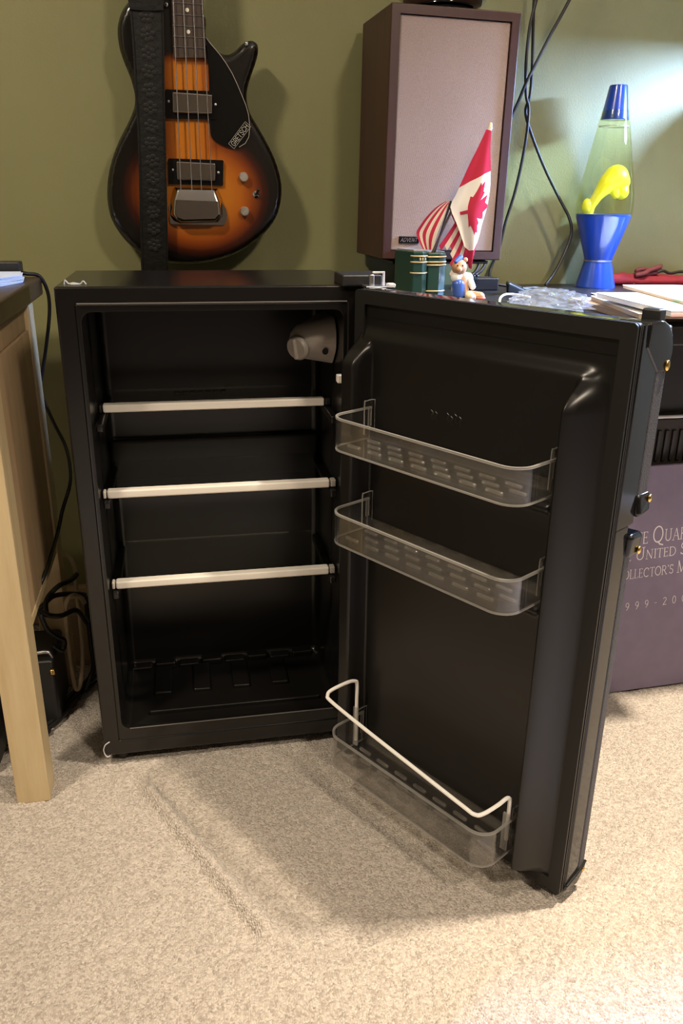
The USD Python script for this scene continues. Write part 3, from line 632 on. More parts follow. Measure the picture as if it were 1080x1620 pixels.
# ------------------------------------------------------------------ loudspeaker
def spk():
    yaw, roll = .042, -.011; w, h, d = .2494, .4369, .2021
    O = np.array([.573, .352, .854])
    c, s = math.cos(yaw), math.sin(yaw); X = np.array([c, s, 0]); Y = np.array([-s, c, 0]); Z = np.array([0, 0, 1.])
    X, Z = X * math.cos(roll) + Z * math.sin(roll), -X * math.sin(roll) + Z * math.cos(roll)
    t = thing('loudspeaker', 'brown walnut veneer loudspeaker with beige grille cloth held on the green wall', 'loudspeaker', O + X * w / 2)
    f = lambda m: frame(m, O, X, Y, Z)
    box_ = rbx(0, w, 0, d, 0, h, .0025, 12) - mbx(.017, w - .017, -.05, .014, .016, h - .016)
    part(t, 'cabinet', f(box_), 'walnut')
    g = part(t, 'grille_cloth', f(rbx(.0175, w - .0175, .004, .013, .0165, h - .0165, .003)), 'grille_cloth')
    part(t, 'nameplate', f(rbx(.034, .075, .0015, .0045, .030, .0435, .001, 8)), 'guard_black')
    tx = meshkit.text_mesh('ADVENT', .0075, .0005)
    wd = tx.bounds[1][0]; tx.apply_scale([.034 / wd, 1, 1]); tx.vertices[:, 0] += tx.vertices[:, 1] * .25
    part(t + '/nameplate', 'nameplate_lettering', f(upright(tx, .0016, .0365, .033)), 'nickel', False)
    b = thing('speaker_bracket', 'black steel wall bracket under the loudspeaker', 'bracket', (.70, .57, .84))
    part(b, 'wall_plate', rbx(.66, .74, .572, .5815, .79, .848, .002), 'black_plastic')
    part(b, 'shelf_plate', rbx(.60, .80, .37, .575, .8435, .8495, .002), 'black_plastic')
    part(b, 'brace', cat(tube([(.70, .572, .80), (.70, .50, .844)], .006)), 'black_plastic')
    # chrome dish standing on it
    q = O + X * .125 + Y * .085 + Z * (h + .0005)
    t2 = thing('chrome_dish', 'shiny chrome dish on a black base on top of the loudspeaker', 'dish', q)
    part(t2, 'base', lathe([(0, 0), (.062, 0), (.064, .004), (.060, .008), (0, .008)], q), 'gloss_black', 40)
    part(t2, 'bowl', lathe([(0, .008), (.05, .008), (.072, .014), (.082, .026), (.086, .05), (.084, .05), (.079, .027), (.07, .017), (0, .012)], q, 64), 'chrome', 60)
spk()

# ------------------------------------------------------------------ desk on the right
DZ = .783
t = thing('black_desk', 'long black desk along the green wall behind the fridge door', 'desk', (1.2, .24, 0))
part(t, 'desktop', rbx(.592, 1.95, -.10, .578, DZ - .03, DZ, .003), 'desk_black')
part(t, 'side_panel', rbx(.62, .645, -.05, .56, -.002, DZ - .0295, .002), 'desk_black')
part(t, 'side_panel', rbx(1.90, 1.925, -.05, .56, -.002, DZ - .0295, .002), 'desk_black')
part(t, 'back_panel', rbx(.645, 1.90, .50, .515, .2, DZ - .0295, .002), 'desk_black')
t = thing('desk_cabinet', 'black cabinet with a ribbed vent under the desk, behind the purple map folder', 'cabinet', (1.27, .25, 0))
part(t, 'body', rbx(1.0, 1.55, .150, .46, -.002, .745, .004), 'desk_black')
part(t, 'metal_ledge', rbx(1.0, 1.55, .130, .1505, .570, .578, .002), 'steel')
part(t, 'vent_panel', rbx(1.004, 1.546, .140, .1505, .470, .567, .002), 'vent_brown')
for k in range(34):
    part(t, 'vent_slat', rbx(1.012 + k * .0158, 1.020 + k * .0158, .135, .1405, .482, .545, .0015, 8), 'black_plastic')

# purple folder: letters cut as strokes with serifs
def arc(cx, cy, rx, ry, a0, a1, n=14): return [(cx + rx * math.cos(math.radians(a)), cy + ry * math.sin(math.radians(a))) for a in np.linspace(a0, a1, n)]
K, N_ = .085, .04     # thick and thin strokes
GL = {
 'A': (.78, [([(.08, 0), (.38, 1)], N_), ([(.38, 1), (.70, 0)], K), ([(.2, .36), (.58, .36)], N_)], [(.08, 0), (.70, 0)]),
 'T': (.7, [([(.35, 0), (.35, 1)], K), ([(.04, .98), (.66, .98)], N_), ([(.04, .98), (.04, .84)], N_), ([(.66, .98), (.66, .84)], N_)], [(.35, 0)]),
 'E': (.62, [([(.14, 0), (.14, 1)], K), ([(.05, .98), (.52, .98), (.52, .86)], N_), ([(.14, .52), (.44, .52), (.44, .6), (.44, .44)], N_), ([(.05, .02), (.55, .02), (.55, .17)], N_)], []),
 'L': (.58, [([(.14, 0), (.14, 1)], K), ([(.05, .02), (.52, .02), (.52, .2)], N_)], [(.14, 1)]),
 'F': (.58, [([(.14, 0), (.14, 1)], K), ([(.05, .98), (.52, .98), (.52, .86)], N_), ([(.14, .52), (.44, .52), (.44, .6), (.44, .44)], N_)], [(.14, 0)]),
 'Q': (.95, [(arc(.45, .5, .38, .5, 0, 360, 40), K), ([(.45, .06), (.62, -.14), (.92, -.22)], K)], []),
 'O': (.9, [(arc(.45, .5, .38, .48, 0, 360, 40), K)], []),
 'C': (.82, [(arc(.46, .5, .38, .48, 48, 312, 30), K), ([(.715, .86), (.715, .68)], N_)], []),
 'D': (.85, [([(.14, 0), (.14, 1)], K), ([(.05, .98), (.3, .98)] + arc(.34, .5, .42, .48, 90, -90, 20) + [(.05, .02)], K * .8)], []),
 'U': (.85, [([(.14, 1), (.14, .35)] + arc(.41, .33, .27, .31, 180, 360, 16) + [(.68, 1)], K * .85)], [(.14, 1), (.68, 1)]),
 'R': (.78, [([(.14, 0), (.14, 1)], K), ([(.05, .98), (.3, .98)] + arc(.34, .74, .24, .24, 90, -90, 14) + [(.14, .5)], K * .75), ([(.36, .5), (.72, 0)], K)], [(.14, 0), (.72, 0)]),
 'P': (.68, [([(.14, 0), (.14, 1)], K), ([(.05, .98), (.3, .98)] + arc(.34, .74, .24, .24, 90, -90, 14) + [(.14, .5)], K * .75)], [(.14, 0)]),
 'S': (.6, [(arc(.29, .74, .2, .24, 30, 270, 18) + arc(.29, .26, .22, .24, 90, -150, 18), K * .85), ([(.48, .96), (.48, .8)], N_), ([(.07, .2), (.07, .04)], N_)], []),
 'N': (.88, [([(.14, 0), (.14, 1)], N_), ([(.14, 1), (.72, 0)], K), ([(.72, 0), (.72, 1)], N_)], [(.14, 0), (.72, 1)]),
 'M': (1.0, [([(.14, 0), (.17, 1)], N_), ([(.17, 1), (.5, .02)], K), ([(.5, .02), (.83, 1)], N_), ([(.83, 1), (.87, 0)], K)], [(.14, 0), (.87, 0)]),
 'I': (.32, [([(.16, 0), (.16, 1)], K)], [(.16, 0), (.16, 1)]),
 'H': (.88, [([(.14, 0), (.14, 1)], K), ([(.72, 0), (.72, 1)], K), ([(.14, .52), (.72, .52)], N_)], [(.14, 0), (.72, 0), (.14, 1), (.72, 1)]),
 "'": (.24, [([(.12, 1), (.09, .8)], K)], []),
 '1': (.4, [([(.1, .8), (.22, 1), (.22, 0)], K * .8)], [(.22, 0)]),
 '9': (.62, [(arc(.3, .7, .2, .28, 0, 360, 24), K * .8), ([(.5, .7), (.46, .35), (.2, 0)], K * .8)], []),
 '2': (.6, [(arc(.28, .74, .2, .24, 160, -30, 16) + [(.08, .02), (.52, .02)], K * .8)], []),
 '0': (.64, [(arc(.3, .5, .22, .48, 0, 360, 30), K * .8)], []),
 '8': (.6, [(arc(.28, .75, .18, .23, 0, 360, 24), K * .8), (arc(.28, .26, .22, .25, 0, 360, 24), K * .8)], []),
 '-': (.5, [([(.08, .45), (.38, .45)], K * .7)], []), ' ': (.38, [], []),
}
def serif_text(s, h, big=1.32, caps=True, space=.06):
    x, polys = 0., []
    start = True
    for ch in s:
        w, strokes, sf = GL[ch]
        k = h * (big if caps and start and ch.isalpha() else 1.)
        g = [LineString(p).buffer(t / 2, cap_style='flat', join_style='mitre') for p, t in strokes] + [sbox(a - .13, b - .02 if b < .5 else b - .02, a + .13, b + .02) for a, b in sf]
        if g: polys.append(affinity.translate(affinity.scale(unary_union(g), k, k, origin=(0, 0)), x, 0))
        x += (w + space) * k
        start = ch == ' '
    return unary_union(polys), x
mp = thing('map_folder', 'large purple map folder with silver lettering standing on the carpet under the desk', 'map folder', (1.2, .07, 0))
ax_ = np.array([.9988, .048, 0]); up_ = np.array([0, .042, .49]); up_ /= np.linalg.norm(up_); nn_ = np.cross(ax_, up_); nn_ /= np.linalg.norm(nn_)
MO = np.array([1.0, .0555, 0])
def onboard(m): return frame(m, MO, ax_, up_, nn_)
part(mp, 'front_cover', onboard(rbx(-.045, .44, 0, .486, -.004, 0, .0015, 8)), 'purple_card')
part(mp, 'back_cover', onboard(rbx(-.043, .438, .001, .484, -.018, -.0045, .002, 8)), 'purple_card')
for s, x, z, h, sp_ in (('STATE QUARTERS', -.0275, .3235, .0250, .05), ('OF THE UNITED STATES', -.085, .288, .0195, .05), ("COLLECTOR'S MAP", -.035, .251, .0195, .04)):
    g, wd = serif_text(s, h, space=sp_)
    if s.startswith('OF'):
        g2, w2 = serif_text('OF THE ', h, space=sp_); g = affinity.translate(g, .0490 - w2 - x, 0)
    if s.startswith('STATE'):
        g2, w2 = serif_text('ST', h, space=sp_); g = affinity.scale(affinity.translate(g, .029 - w2 - x, 0), .82, 1, origin=(.029 - x, 0))
    if s.startswith('COLL'):
        g2, w2 = serif_text('COL', h, space=sp_); g = affinity.scale(affinity.translate(g, .050 - w2 - x, 0), .84, 1, origin=(.050 - x, 0))
    g = affinity.translate(affinity.rotate(g, 2.0, origin=(0, 0)), x, z)
    clip = sbox(-.040, .01, .43, .48)
    part(mp, 'lettering', onboard(frame(extr(g.intersection(clip), .0004), (0, 0, 0.0001), (1, 0, 0), (0, 1, 0), (0, 0, 1))), 'silver_ink', False)
g, wd = serif_text('1999-2008', .0165, caps=False, space=.72)
g2, w2 = serif_text('1', .0165, caps=False, space=.72)
part(mp, 'lettering', onboard(frame(extr(affinity.translate(affinity.rotate(g, 2.5, origin=(0, 0)), .037 - w2, .184), .0004), (0, 0, .0001), (1, 0, 0), (0, 1, 0), (0, 0, 1))), 'silver_ink', False)

# ------------------------------------------------------------------ lava lamp
lx, ly, lz = 1.109, .50, DZ
t = thing('lava_lamp', 'blue lava lamp with yellow wax in clear liquid on the desk', 'lava lamp', (lx, ly, lz))
part(t, 'base', lathe([(0, 0), (.0435, 0), (.044, .003), (.0315, .052), (.0300, .058), (.0305, .062), (.0590, .150), (.0592, .156), (.056, .157), (0, .150)], (lx, ly, lz), 64), 'lamp_blue', 40)
part(t, 'base_seam', lathe([(.0300, .0565), (.0312, .0565), (.0312, .0595), (.0300, .0595), (.0300, .0565)], (lx, ly, lz), 64), 'steel', 40)
part(t, 'globe', lathe([(.0535, .150), (.0605, .153), (.0612, .175), (.059, .200), (.0315, .345), (.028, .362), (0, .362)], (lx, ly, lz), 64), 'lava_glass', 60)
part(t, 'liquid_line', lathe([(.0295, .3305), (.0318, .3305), (.0314, .3325), (.0295, .3325), (.0295, .3305)], (lx, ly, lz), 48), 'bin_edge', 60)
part(t, 'cap', lathe([(0, .410), (.0175, .410), (.019, .408), (.0295, .346), (.0290, .344), (0, .344)], (lx, ly, lz), 64), 'lamp_blue', 40)
wx = chain([((lx + .031, ly - .004, lz + .222), .019), ((lx + .016, ly - .006, lz + .230), .027), ((lx - .004, ly - .01, lz + .218), .020), ((lx - .022, ly - .008, lz + .196), .012), ((lx - .034, ly - .004, lz + .172), .009), ((lx - .036, ly, lz + .158), .010)], 24)
wx = wx + chain([((lx + .033, ly, lz + .22), .016), ((lx + .031, ly - .01, lz + .202), .016)], 20) + chain([((lx + .008, ly - .012, lz + .214), .012), ((lx + .014, ly - .016, lz + .196), .009)], 20) + Manifold.sphere(.011, 20).scale([1, 1, 1.5]).translate([lx - .043, ly - .002, lz + .172])
wm = tm(wx.refine_to_length(.004)); trimesh.smoothing.filter_taubin(wm, iterations=14)
part(t, 'wax', wm, 'wax', True)

# ------------------------------------------------------------------ book-shaped ornament, flags
bz = DZ
t = thing('book_ornament', 'green ornament of two standing books with a small bear figure, on the desk', 'ornament', (.65, .29, bz))
def turn(m, ang=15., c=(.618, .285)):
    q = tm(m).copy(); a = math.radians(ang); v = q.vertices.copy()
    q.vertices = np.stack([c[0] + (v[:, 0] - c[0]) * math.cos(a) - (v[:, 1] - c[1]) * math.sin(a), c[1] + (v[:, 0] - c[0]) * math.sin(a) + (v[:, 1] - c[1]) * math.cos(a), v[:, 2]], 1); return q
def book(x0, x1, y0, y1, h, name):
    q = [((x, y, z), .0035) for z in (bz + .0035, bz + h - .0035) for x, y in ((x0 + .004, y0 + .003), (x1 - .004, y0 + .003), ((x0 + x1) / 2, y0 - .004), (x0 + .004, y1), (x1 - .004, y1))]
    return part(t, name, turn(hull_spheres(q, 16)), 'book_green', 40)
b1 = book(.618, .6505, .285, .355, .090, 'book')
b2 = book(.6515, .693, .286, .355, .087, 'book')
def band(b, x0, x1, y0, z, hh, m='gilt'):
    c = (x0 + x1) / 2
    part(b, 'gilt_band', turn(tube(spline([(x0 + .0005, y0 + .010, z), (x0 + .0015, y0 + .001, z), (c, y0 - .0076, z), (x1 - .0015, y0 + .001, z), (x1 - .0005, y0 + .010, z)], 5), hh, 6)), m)
for z in (.0045, .050, .0700, .081): band(b1, .618, .6505, .285, bz + z, .0016)
for z in (.004, .0155, .064, .0695, .079): band(b2, .6515, .693, .286, bz + z, .0017)
for k in range(3): part(b1, 'gilt_mark', turn(rbx(.6275 + k * .0055, .6300 + k * .0055, .2765, .280, bz + .0730, bz + .0785, .001, 8)), 'gilt')
part(b1, 'page_block', turn(rbx(.621, .6475, .290, .353, bz + .0885, bz + .0925, .001, 8)), 'grey_plastic')
part(b2, 'page_block', turn(rbx(.655, .690, .290, .353, bz + .0855, bz + .0890, .001, 8)), 'grey_plastic')
bxx, by = .712, .268
bear = part(t, 'bear', chain([((bxx - .002, by + .006, bz + .022), .017), ((bxx, by + .006, bz + .040), .015)], 20) + Manifold.sphere(.0145, 24).translate([bxx - .007, by + .002, bz + .062]) + Manifold.sphere(.006, 12).translate([bxx - .012, by - .011, bz + .059]) + Manifold.sphere(.005, 12).translate([bxx + .005, by + .004, bz + .075]) + chain([((bxx + .008, by, bz + .012), .010), ((bxx + .016, by - .016, bz + .008), .008)], 16) + chain([((bxx + .02, by + .002, bz + .010), .009), ((bxx + .034, by - .012, bz + .009), .0085)], 16), 'bear_fur', 60)
part(bear, 'shirt', chain([((bxx - .012, by + .002, bz + .043), .0105), ((bxx + .012, by + .004, bz + .042), .0105)], 20) + chain([((bxx + .014, by, bz + .040), .007), ((bxx + .018, by - .01, bz + .027), .006)], 16), 'ceramic_white', 60)
part(bear, 'overalls', chain([((bxx - .008, by - .002, bz + .030), .0125), ((bxx - .006, by - .003, bz + .012), .0125)], 20), 'ceramic_blue', 60)
part(bear, 'hat', hull_spheres([((bxx - .01, by + .002, bz + .074), .007), ((bxx - .005, by + .004, bz + .080), .005), ((bxx - .016, by - .004, bz + .0725), .004)], 16), 'ceramic_blue', 60)
part(bear, 'paw', cat(Manifold.sphere(.0095, 16).translate([bxx + .010, by - .018, bz + .011]), Manifold.sphere(.006, 14).translate([bxx + .017, by - .008, bz + .030])), 'cream', 60)
part(bear, 'shoe', Manifold.sphere(.009, 16).scale([1.2, 1, .6]).translate([bxx + .034, by - .012, bz + .006]), 'foot_red', 60)
for a in (-.0015, .0035): part(bear, 'eye', Manifold.sphere(.0016, 10).translate([bxx - .012 + a * 2, by - .0115, bz + .066]), 'black_plastic', 60)

FY = .295     # the flags hang in this plane, in front of the loudspeaker
def lerp_curve(c, t):
    c = np.array(c, float); s = np.linspace(0, 1, len(c)); return np.stack([np.interp(t, s, c[:, k]) for k in range(2)], -1)
def drape(Lc, Rc, y0, amp, waves, ph):
    L, R = spline(Lc, 6), spline(Rc, 6)
    def f(uv):
        u, v = uv[:, 0], uv[:, 1]
        a, b = lerp_curve(L, v), lerp_curve(R, v); p = a + (b - a) * u[:, None]
        y = y0 + amp * np.sin(waves * math.pi * u + ph) * np.clip(v * 2.5, 0, 1)
        return np.stack([p[:, 0], y, p[:, 1]], 1)
    return f
def cloth(parent, name, poly, f, m, lift=0., step=.05):
    pts, F = fill_grid(poly, step)
    P = f(pts); Pd = P.copy(); P[:, 1] -= lift; Pd[:, 1] += .0003 - lift
    n = len(P)
    mm = trimesh.Trimesh(np.vstack([P, Pd]), np.vstack([F, F[:, ::-1] + n]), process=False)
    part(parent, name, mm, m, True)
def px(x, y):     # drawing units of the flags: hundredths of a metre in the plane y = FY
    return (x, y)
CANADA_L = [(0.7467, 1.0856), (0.7353, 1.0588), (0.7204, 1.0285), (0.7077, 0.999), (0.697, 0.9736), (0.6872, 0.9524), (0.6986, 0.929), (0.7103, 0.9041), (0.7209, 0.8788), (0.7276, 0.8556), (0.7325, 0.8415)]
CANADA_R = [(0.7567, 1.0837), (0.7578, 1.054), (0.7614, 1.025), (0.7639, 0.9944), (0.7634, 0.97), (0.7592, 0.9441), (0.7533, 0.9214), (0.7498, 0.902), (0.7438, 0.8789), (0.7392, 0.8556), (0.7352, 0.8391)]
STICK_A = (0.6539, 0.299, 0.8577)
STICK_B = (0.7575, 0.299, 1.0914)
STICK2_A = (0.6602, 0.299, 0.8577)
STICK2_B = (0.6904, 0.299, 0.9624)
US1_L = [(0.6829, 0.9624), (0.6638, 0.9511), (0.6474, 0.9353), (0.6346, 0.9184), (0.6278, 0.906), (0.6322, 0.8924), (0.6431, 0.8741)]
US1_R = [(0.6904, 0.9602), (0.6851, 0.9468), (0.6786, 0.9311), (0.6731, 0.9175), (0.6678, 0.9016), (0.6636, 0.8879), (0.6606, 0.8741)]
US2_L = [(0.6856, 0.9579), (0.6929, 0.9402), (0.7014, 0.9245), (0.7114, 0.9064), (0.7191, 0.8869)]
US2_R = [(0.6904, 0.9602), (0.7031, 0.938), (0.7144, 0.9178), (0.7238, 0.8927), (0.7305, 0.8696)]
US3_L = [(0.7025, 0.9268), (0.6923, 0.9108), (0.6796, 0.8925), (0.6656, 0.8741)]
US3_R = [(0.7298, 0.8789), (0.7251, 0.8556), (0.7164, 0.8321), (0.7051, 0.8084)]
CL, CR = CANADA_L, CANADA_R
fl = thing('canada_flag', 'red and white maple leaf flag on a thin stick in the book ornament', 'flag', (.64, FY, bz + .09))
part(fl, 'stick', tube([STICK_A, STICK_B], .0022, 8), 'walnut')
part(fl, 'stick_tip', hull_spheres([(tuple(np.array(STICK_B) + np.array([.0, 0, -.004])), .0042), (tuple(np.array(STICK_B) + np.array([.001, 0, .004])), .003)], 14), 'cream', 60)
part(fl, 'stick_sleeve', tube([tuple(np.array(STICK_B) + (np.array(STICK_A) - np.array(STICK_B)) * .06 + np.array([.001, -.001, 0])), tuple(np.array(STICK_B) + np.array([.0015, -.001, -.001]))], .0042, 8), 'flag_white')
f = drape(CL, CR, FY - .006, .006, 2.2, .4)
B1, B2 = .27, .74
cloth(fl, 'red_bar', Polygon([(0, 0), (1, 0), (1, B1 - .04), (.7, B1 - .02), (.3, B1 + .03), (0, B1 + .08)]), f, 'flag_red')
cloth(fl, 'white_field', Polygon([(0, B1 + .08), (.3, B1 + .03), (.7, B1 - .02), (1, B1 - .04), (1, B2 + .02), (.7, B2 + .075), (.35, B2 + .08), (0, B2 + .05)]), f, 'flag_white')
cloth(fl, 'red_bar', Polygon([(0, B2 + .05), (.35, B2 + .08), (.7, B2 + .075), (1, B2 + .02), (1, .995), (0, .995)]), f, 'flag_pink')
# maple leaf in flag units: pointing up, stem down, then turned with the drape
LEAF = [(0, 1.0), (.13, .72), (.32, .80), (.24, .38), (.42, .56), (.47, .46), (.72, .50), (.65, .28), (.74, .22), (.40, -.06), (.44, -.18), (.05, -.12), (.04, -.50), (-.04, -.50), (-.05, -.12), (-.44, -.18), (-.40, -.06), (-.74, .22), (-.65, .28), (-.72, .50), (-.47, .46), (-.42, .56), (-.24, .38), (-.32, .80), (-.13, .72)]
leaf = Polygon([(.52 + .52 * y, .515 + .27 * x - .02 * y) for x, y in LEAF]).buffer(0)
leaf = affinity.rotate(leaf, -4, origin=(.5, .5)).intersection(sbox(.02, .1, .995, .95))
cloth(fl, 'maple_leaf', leaf, f, 'flag_red', lift=.0008, step=.03)
fl2 = thing('striped_flag', 'drooping red and white striped flag on a dark stick beside the maple leaf flag', 'flag', (.66, FY, bz + .09))
part(fl2, 'stick', tube([STICK2_A, STICK2_B], .0020, 8), 'black_plastic')
def stripes(parent, Lc, Rc, n, y0, amp, ph, first=0, xmin=None):
    g = drape(Lc, Rc, y0, amp, 1.2, ph)
    vm = .995
    for k in range(n):
        a, b = k / n, (k + 1) / n
        if xmin:
            vs = np.linspace(0, .995, 200); q = g(np.stack([np.full(200, (a + b) / 2), vs], 1)); bad = (q[:, 0] < xmin) & (q[:, 2] < bz + .095)
            vm = float(vs[bad.argmax()]) if bad.any() else .995
            if vm < .05: continue
        cloth(parent, 'red_stripe' if (k + first) % 2 == 0 else 'white_stripe', Polygon([(a, 0), (b, 0), (b, vm), (a, vm)]), g, 'flag_pink' if (k + first) % 2 == 0 else 'flag_tan', step=.06)
stripes(fl2, US1_L, US1_R, 6, FY + .010, .004, .2)
stripes(fl2, US2_L, US2_R, 5, FY + .006, .003, .8)
stripes(fl2, US3_L, US3_R, 7, FY + .004, .003, .3, 0, .6985)

# ------------------------------------------------------------------ things lying on the desk
def pack(name, x, y, z0, z1, w, d, ang, label, catg, top='paper', edge='paper_edge', sheets=2):
    """a pad of paper: a core showing its cut edges and single loose sheets; x, y is its front left corner"""
    c, s = math.cos(math.radians(ang)), math.sin(math.radians(ang)); X, Y = (c, s, 0), (-s, c, 0); O = (x, y, z0)
    t = thing(name, label, catg, (x, y, z0), 'papers stacked on the desk')
    part(t, 'page_block', frame(rbx(0, w, 0, d, 0, z1 - z0 - .0012, .0006, 6), O, X, Y, (0, 0, 1)), edge)
    part(t, 'top_sheet', frame(rbx(-.001, w + .001, -.001, d + .001, z1 - z0 - .0013, z1 - z0, .0005, 6), O, X, Y, (0, 0, 1)), top)
    return t
pz = DZ
pack('magazine', .897, -.045, pz, pz + .0105, .21, .26, -3, 'brown magazine at the bottom of the stack of papers on the desk', 'magazine', 'paper_brown', 'paper_brown')
pack('paper_pad', .886, -.080, pz + .0105, pz + .0185, .20, .25, -10, 'cream paper pad directly on the brown magazine in the stack', 'paper pad', 'paper')
pack('booklet', .915, -.085, pz + .0185, pz + .0235, .21, .25, -7, 'thin white booklet under the one with green print in the stack', 'booklet', 'paper', 'paper_edge')
t = pack('booklet', .893, -.155, pz + .0235, pz + .0320, .21, .25, -2, 'white booklet with green print near the top of the stack', 'booklet', 'paper', 'paper')
c_, s_ = math.cos(math.radians(-2)), math.sin(math.radians(-2))
gp = poly_s([(.02, .09), (.045, .10), (.07, .115), (.10, .11), (.085, .095), (.06, .085)], 4)
part(t, 'green_print', frame(extr(gp, .0003), (.893, -.155, pz + .0320), (c_, s_, 0), (-s_, c_, 0), (0, 0, 1)), 'green_ink', False)
part(t, 'red_rule', frame(bx(.0, .21, -.0015, -.0010, .0005, .003), (.893, -.155, pz + .0235), (c_, s_, 0), (-s_, c_, 0), (0, 0, 1)), 'red_ink', False)
pack('paper_pad', .955, -.09, pz + .0320, pz + .0380, .20, .26, -8, 'white paper pad on top of the stack of papers', 'paper pad', 'paper', 'paper_edge')
pack('loose_sheet', .97, .12, pz + .0, pz + .0025, .30, .25, -14, 'large white sheet lying behind the stack, in front of the lava lamp', 'paper', 'paper', 'paper')

t = thing('red_pouch', 'red fabric pouch lying against the wall to the right of the lava lamp', 'pouch', (1.27, .545, DZ))
rp = hull_spheres([((1.165, .545, DZ + .011), .011), ((1.20, .55, DZ + .014), .014), ((1.40, .55, DZ + .008), .008), ((1.30, .555, DZ + .011), .011), ((1.40, .53, DZ + .006), .006)], 16)
rm = tm(rp.refine_to_length(.008)); rm.vertices[:, 2] += (meshkit.noise(rm.vertices * 45, 3) - .5) * .005 * (rm.vertices[:, 2] > DZ + .004)
part(t, 'bag', rm, 'red_cloth', True)
part(t, 'label_patch', rbx(1.222, 1.262, .5335, .538, DZ + .003, DZ + .013, .001, 8), 'paper')
t = solo('crumpled_strap', cat(tube(spline([(1.225, .535, DZ + .022), (1.245, .53, DZ + .027), (1.262, .535, DZ + .034), (1.285, .53, DZ + .042), (1.272, .54, DZ + .034), (1.255, .545, DZ + .025), (1.283, .54, DZ + .028)]), .0058, 8), tube(spline([(1.24, .54, DZ + .026), (1.23, .54, DZ + .032), (1.25, .54, DZ + .036), (1.27, .545, DZ + .03)]), .005, 8)), 'maroon', 'crumpled dark red strap heaped on the red pouch', 'strap', True)
t = solo('thin_cable', tube(spline([(1.285, .56, DZ + .022), (1.31, .56, DZ + .030), (1.33, .56, DZ + .024), (1.36, .56, DZ + .028), (1.42, .56, DZ + .022)]), .0032, 8), 'cable_black', 'thin black cable lying along the back of the red pouch', 'cable', True)

# clear plastic bag with a white cable inside
bag = trimesh.creation.icosphere(5, 1.0); v = bag.vertices.copy()
d0 = v.copy()
v *= np.array([.070, .135, .024])
v[:, 2] = np.where(v[:, 2] < 0, v[:, 2] * .35, v[:, 2])
nz = meshkit.fbm(d0 * 3.2 + 5, 4, 3)[:, None] - .5
rid = np.abs(meshkit.noise(d0 * 5.5 + 9, 8) - .5)[:, None]
v = v * (1 + .55 * nz + .35 * (rid - .2))
an = math.radians(-28); c_, s_ = math.cos(an), math.sin(an)
bv = np.stack([.832 + c_ * v[:, 0] - s_ * v[:, 1], .13 + s_ * v[:, 0] + c_ * v[:, 1], v[:, 2]], 1); bv[:, 2] += DZ - bv[:, 2].min() + .0002
bag.vertices = bv
t = thing('plastic_bag', 'crumpled clear plastic bag on the desk in front of the lava lamp', 'plastic bag', (.832, .13, DZ))
part(t, 'bag_film', bag, 'bag_film', True)
t = solo('white_cable', tube(spline([(.735, .12, DZ + .003), (.748, .16, DZ + .007), (.765, .20, DZ + .013), (.79, .235, DZ + .015), (.815, .24, DZ + .013), (.835, .225, DZ + .010)]), .0024, 8), 'white_wire', 'white cable looping out of the clear plastic bag', 'cable', True)
t = solo('blue_sleeve', rbx(.855, .905, -.045, .0, DZ, DZ + .004, .0015, 8), 'ceramic_blue', 'small dark blue sleeve poking from under the plastic bag', 'sleeve')
t = thing('power_strip', 'small black power adapter against the wall right of the flags', 'power adapter', (.825, .46, DZ))
part(t, 'body', rbx(.795, .856, .445, .485, DZ, DZ + .026, .003), 'black_plastic')
part(t, 'cord', tube(spline([(.855, .46, DZ + .012), (.88, .455, DZ + .008), (.91, .45, DZ + .004), (.95, .46, DZ + .004)]), .003, 8), 'cable_black', 60)
t = thing('plug_adapter', 'black wedge-shaped plug between the flags and the plastic bag', 'plug', (.865, .36, DZ))
part(t, 'body', hull_spheres([((.845, .36, DZ + .004), .004), ((.885, .37, DZ + .004), .004), ((.84, .35, DZ + .022), .004), ((.85, .38, DZ + .022), .004), ((.885, .40, DZ + .010), .004)], 12), 'black_plastic', 30)
part(t, 'cord', tube(spline([(.885, .385, DZ + .01), (.91, .39, DZ + .006), (.94, .40, DZ + .004)]), .003, 8), 'cable_black', 60)
t = solo('silver_ruler', rbx(.752, .80, .12, .165, DZ, DZ + .003, .001, 8), 'steel', 'flat silver strip lying beside the bear figure', 'metal strip')

# cables coming down the wall on the right
for pts, lab, r in (
    ([(0.93, 0.53, 1.46), (0.923, 0.53, 1.355), (0.913, 0.53, 1.299), (0.911, 0.53, 1.231), (0.917, 0.53, 1.172), (0.926, 0.53, 1.142), (0.924, 0.53, 1.075), (0.915, 0.54, 0.987), (0.904, 0.555, 0.921), (0.896, 0.56, 0.867), (0.878, 0.56, 0.815), (.866, .52, DZ + .004)], 'black cable running straight down the wall close beside the loudspeaker', .0034),
    ([(0.935, 0.54, 1.46), (0.922, 0.54, 1.357), (0.924, 0.54, 1.301), (0.929, 0.54, 1.233), (0.928, 0.535, 1.173), (0.922, 0.538, 1.143), (0.934, 0.535, 1.107), (0.973, 0.535, 1.036), (1.018, 0.535, 0.969), (1.043, 0.53, 0.93), (1.052, 0.53, 0.896), (1.036, 0.52, 0.856), (1.013, 0.51, 0.816), (0.988, 0.5, 0.788)], 'black cable bowing out to the right towards the lava lamp', .0034),
    ([(1.04, .52, 1.46), (0.994, 0.52, 1.357), (0.977, 0.52, 1.323), (0.952, 0.52, 1.277), (0.926, 0.52, 1.224), (0.911, 0.52, 1.194), (0.899, 0.53, 1.154), (0.88, 0.556, 1.09), (.86, .562, 1.02)], 'black cable slanting from the top right behind the loudspeaker', .0034)):
    solo('wall_cable', tube(spline(pts, 6), r, 8), 'cable_black', lab, 'cable', True, 'cables down the wall')
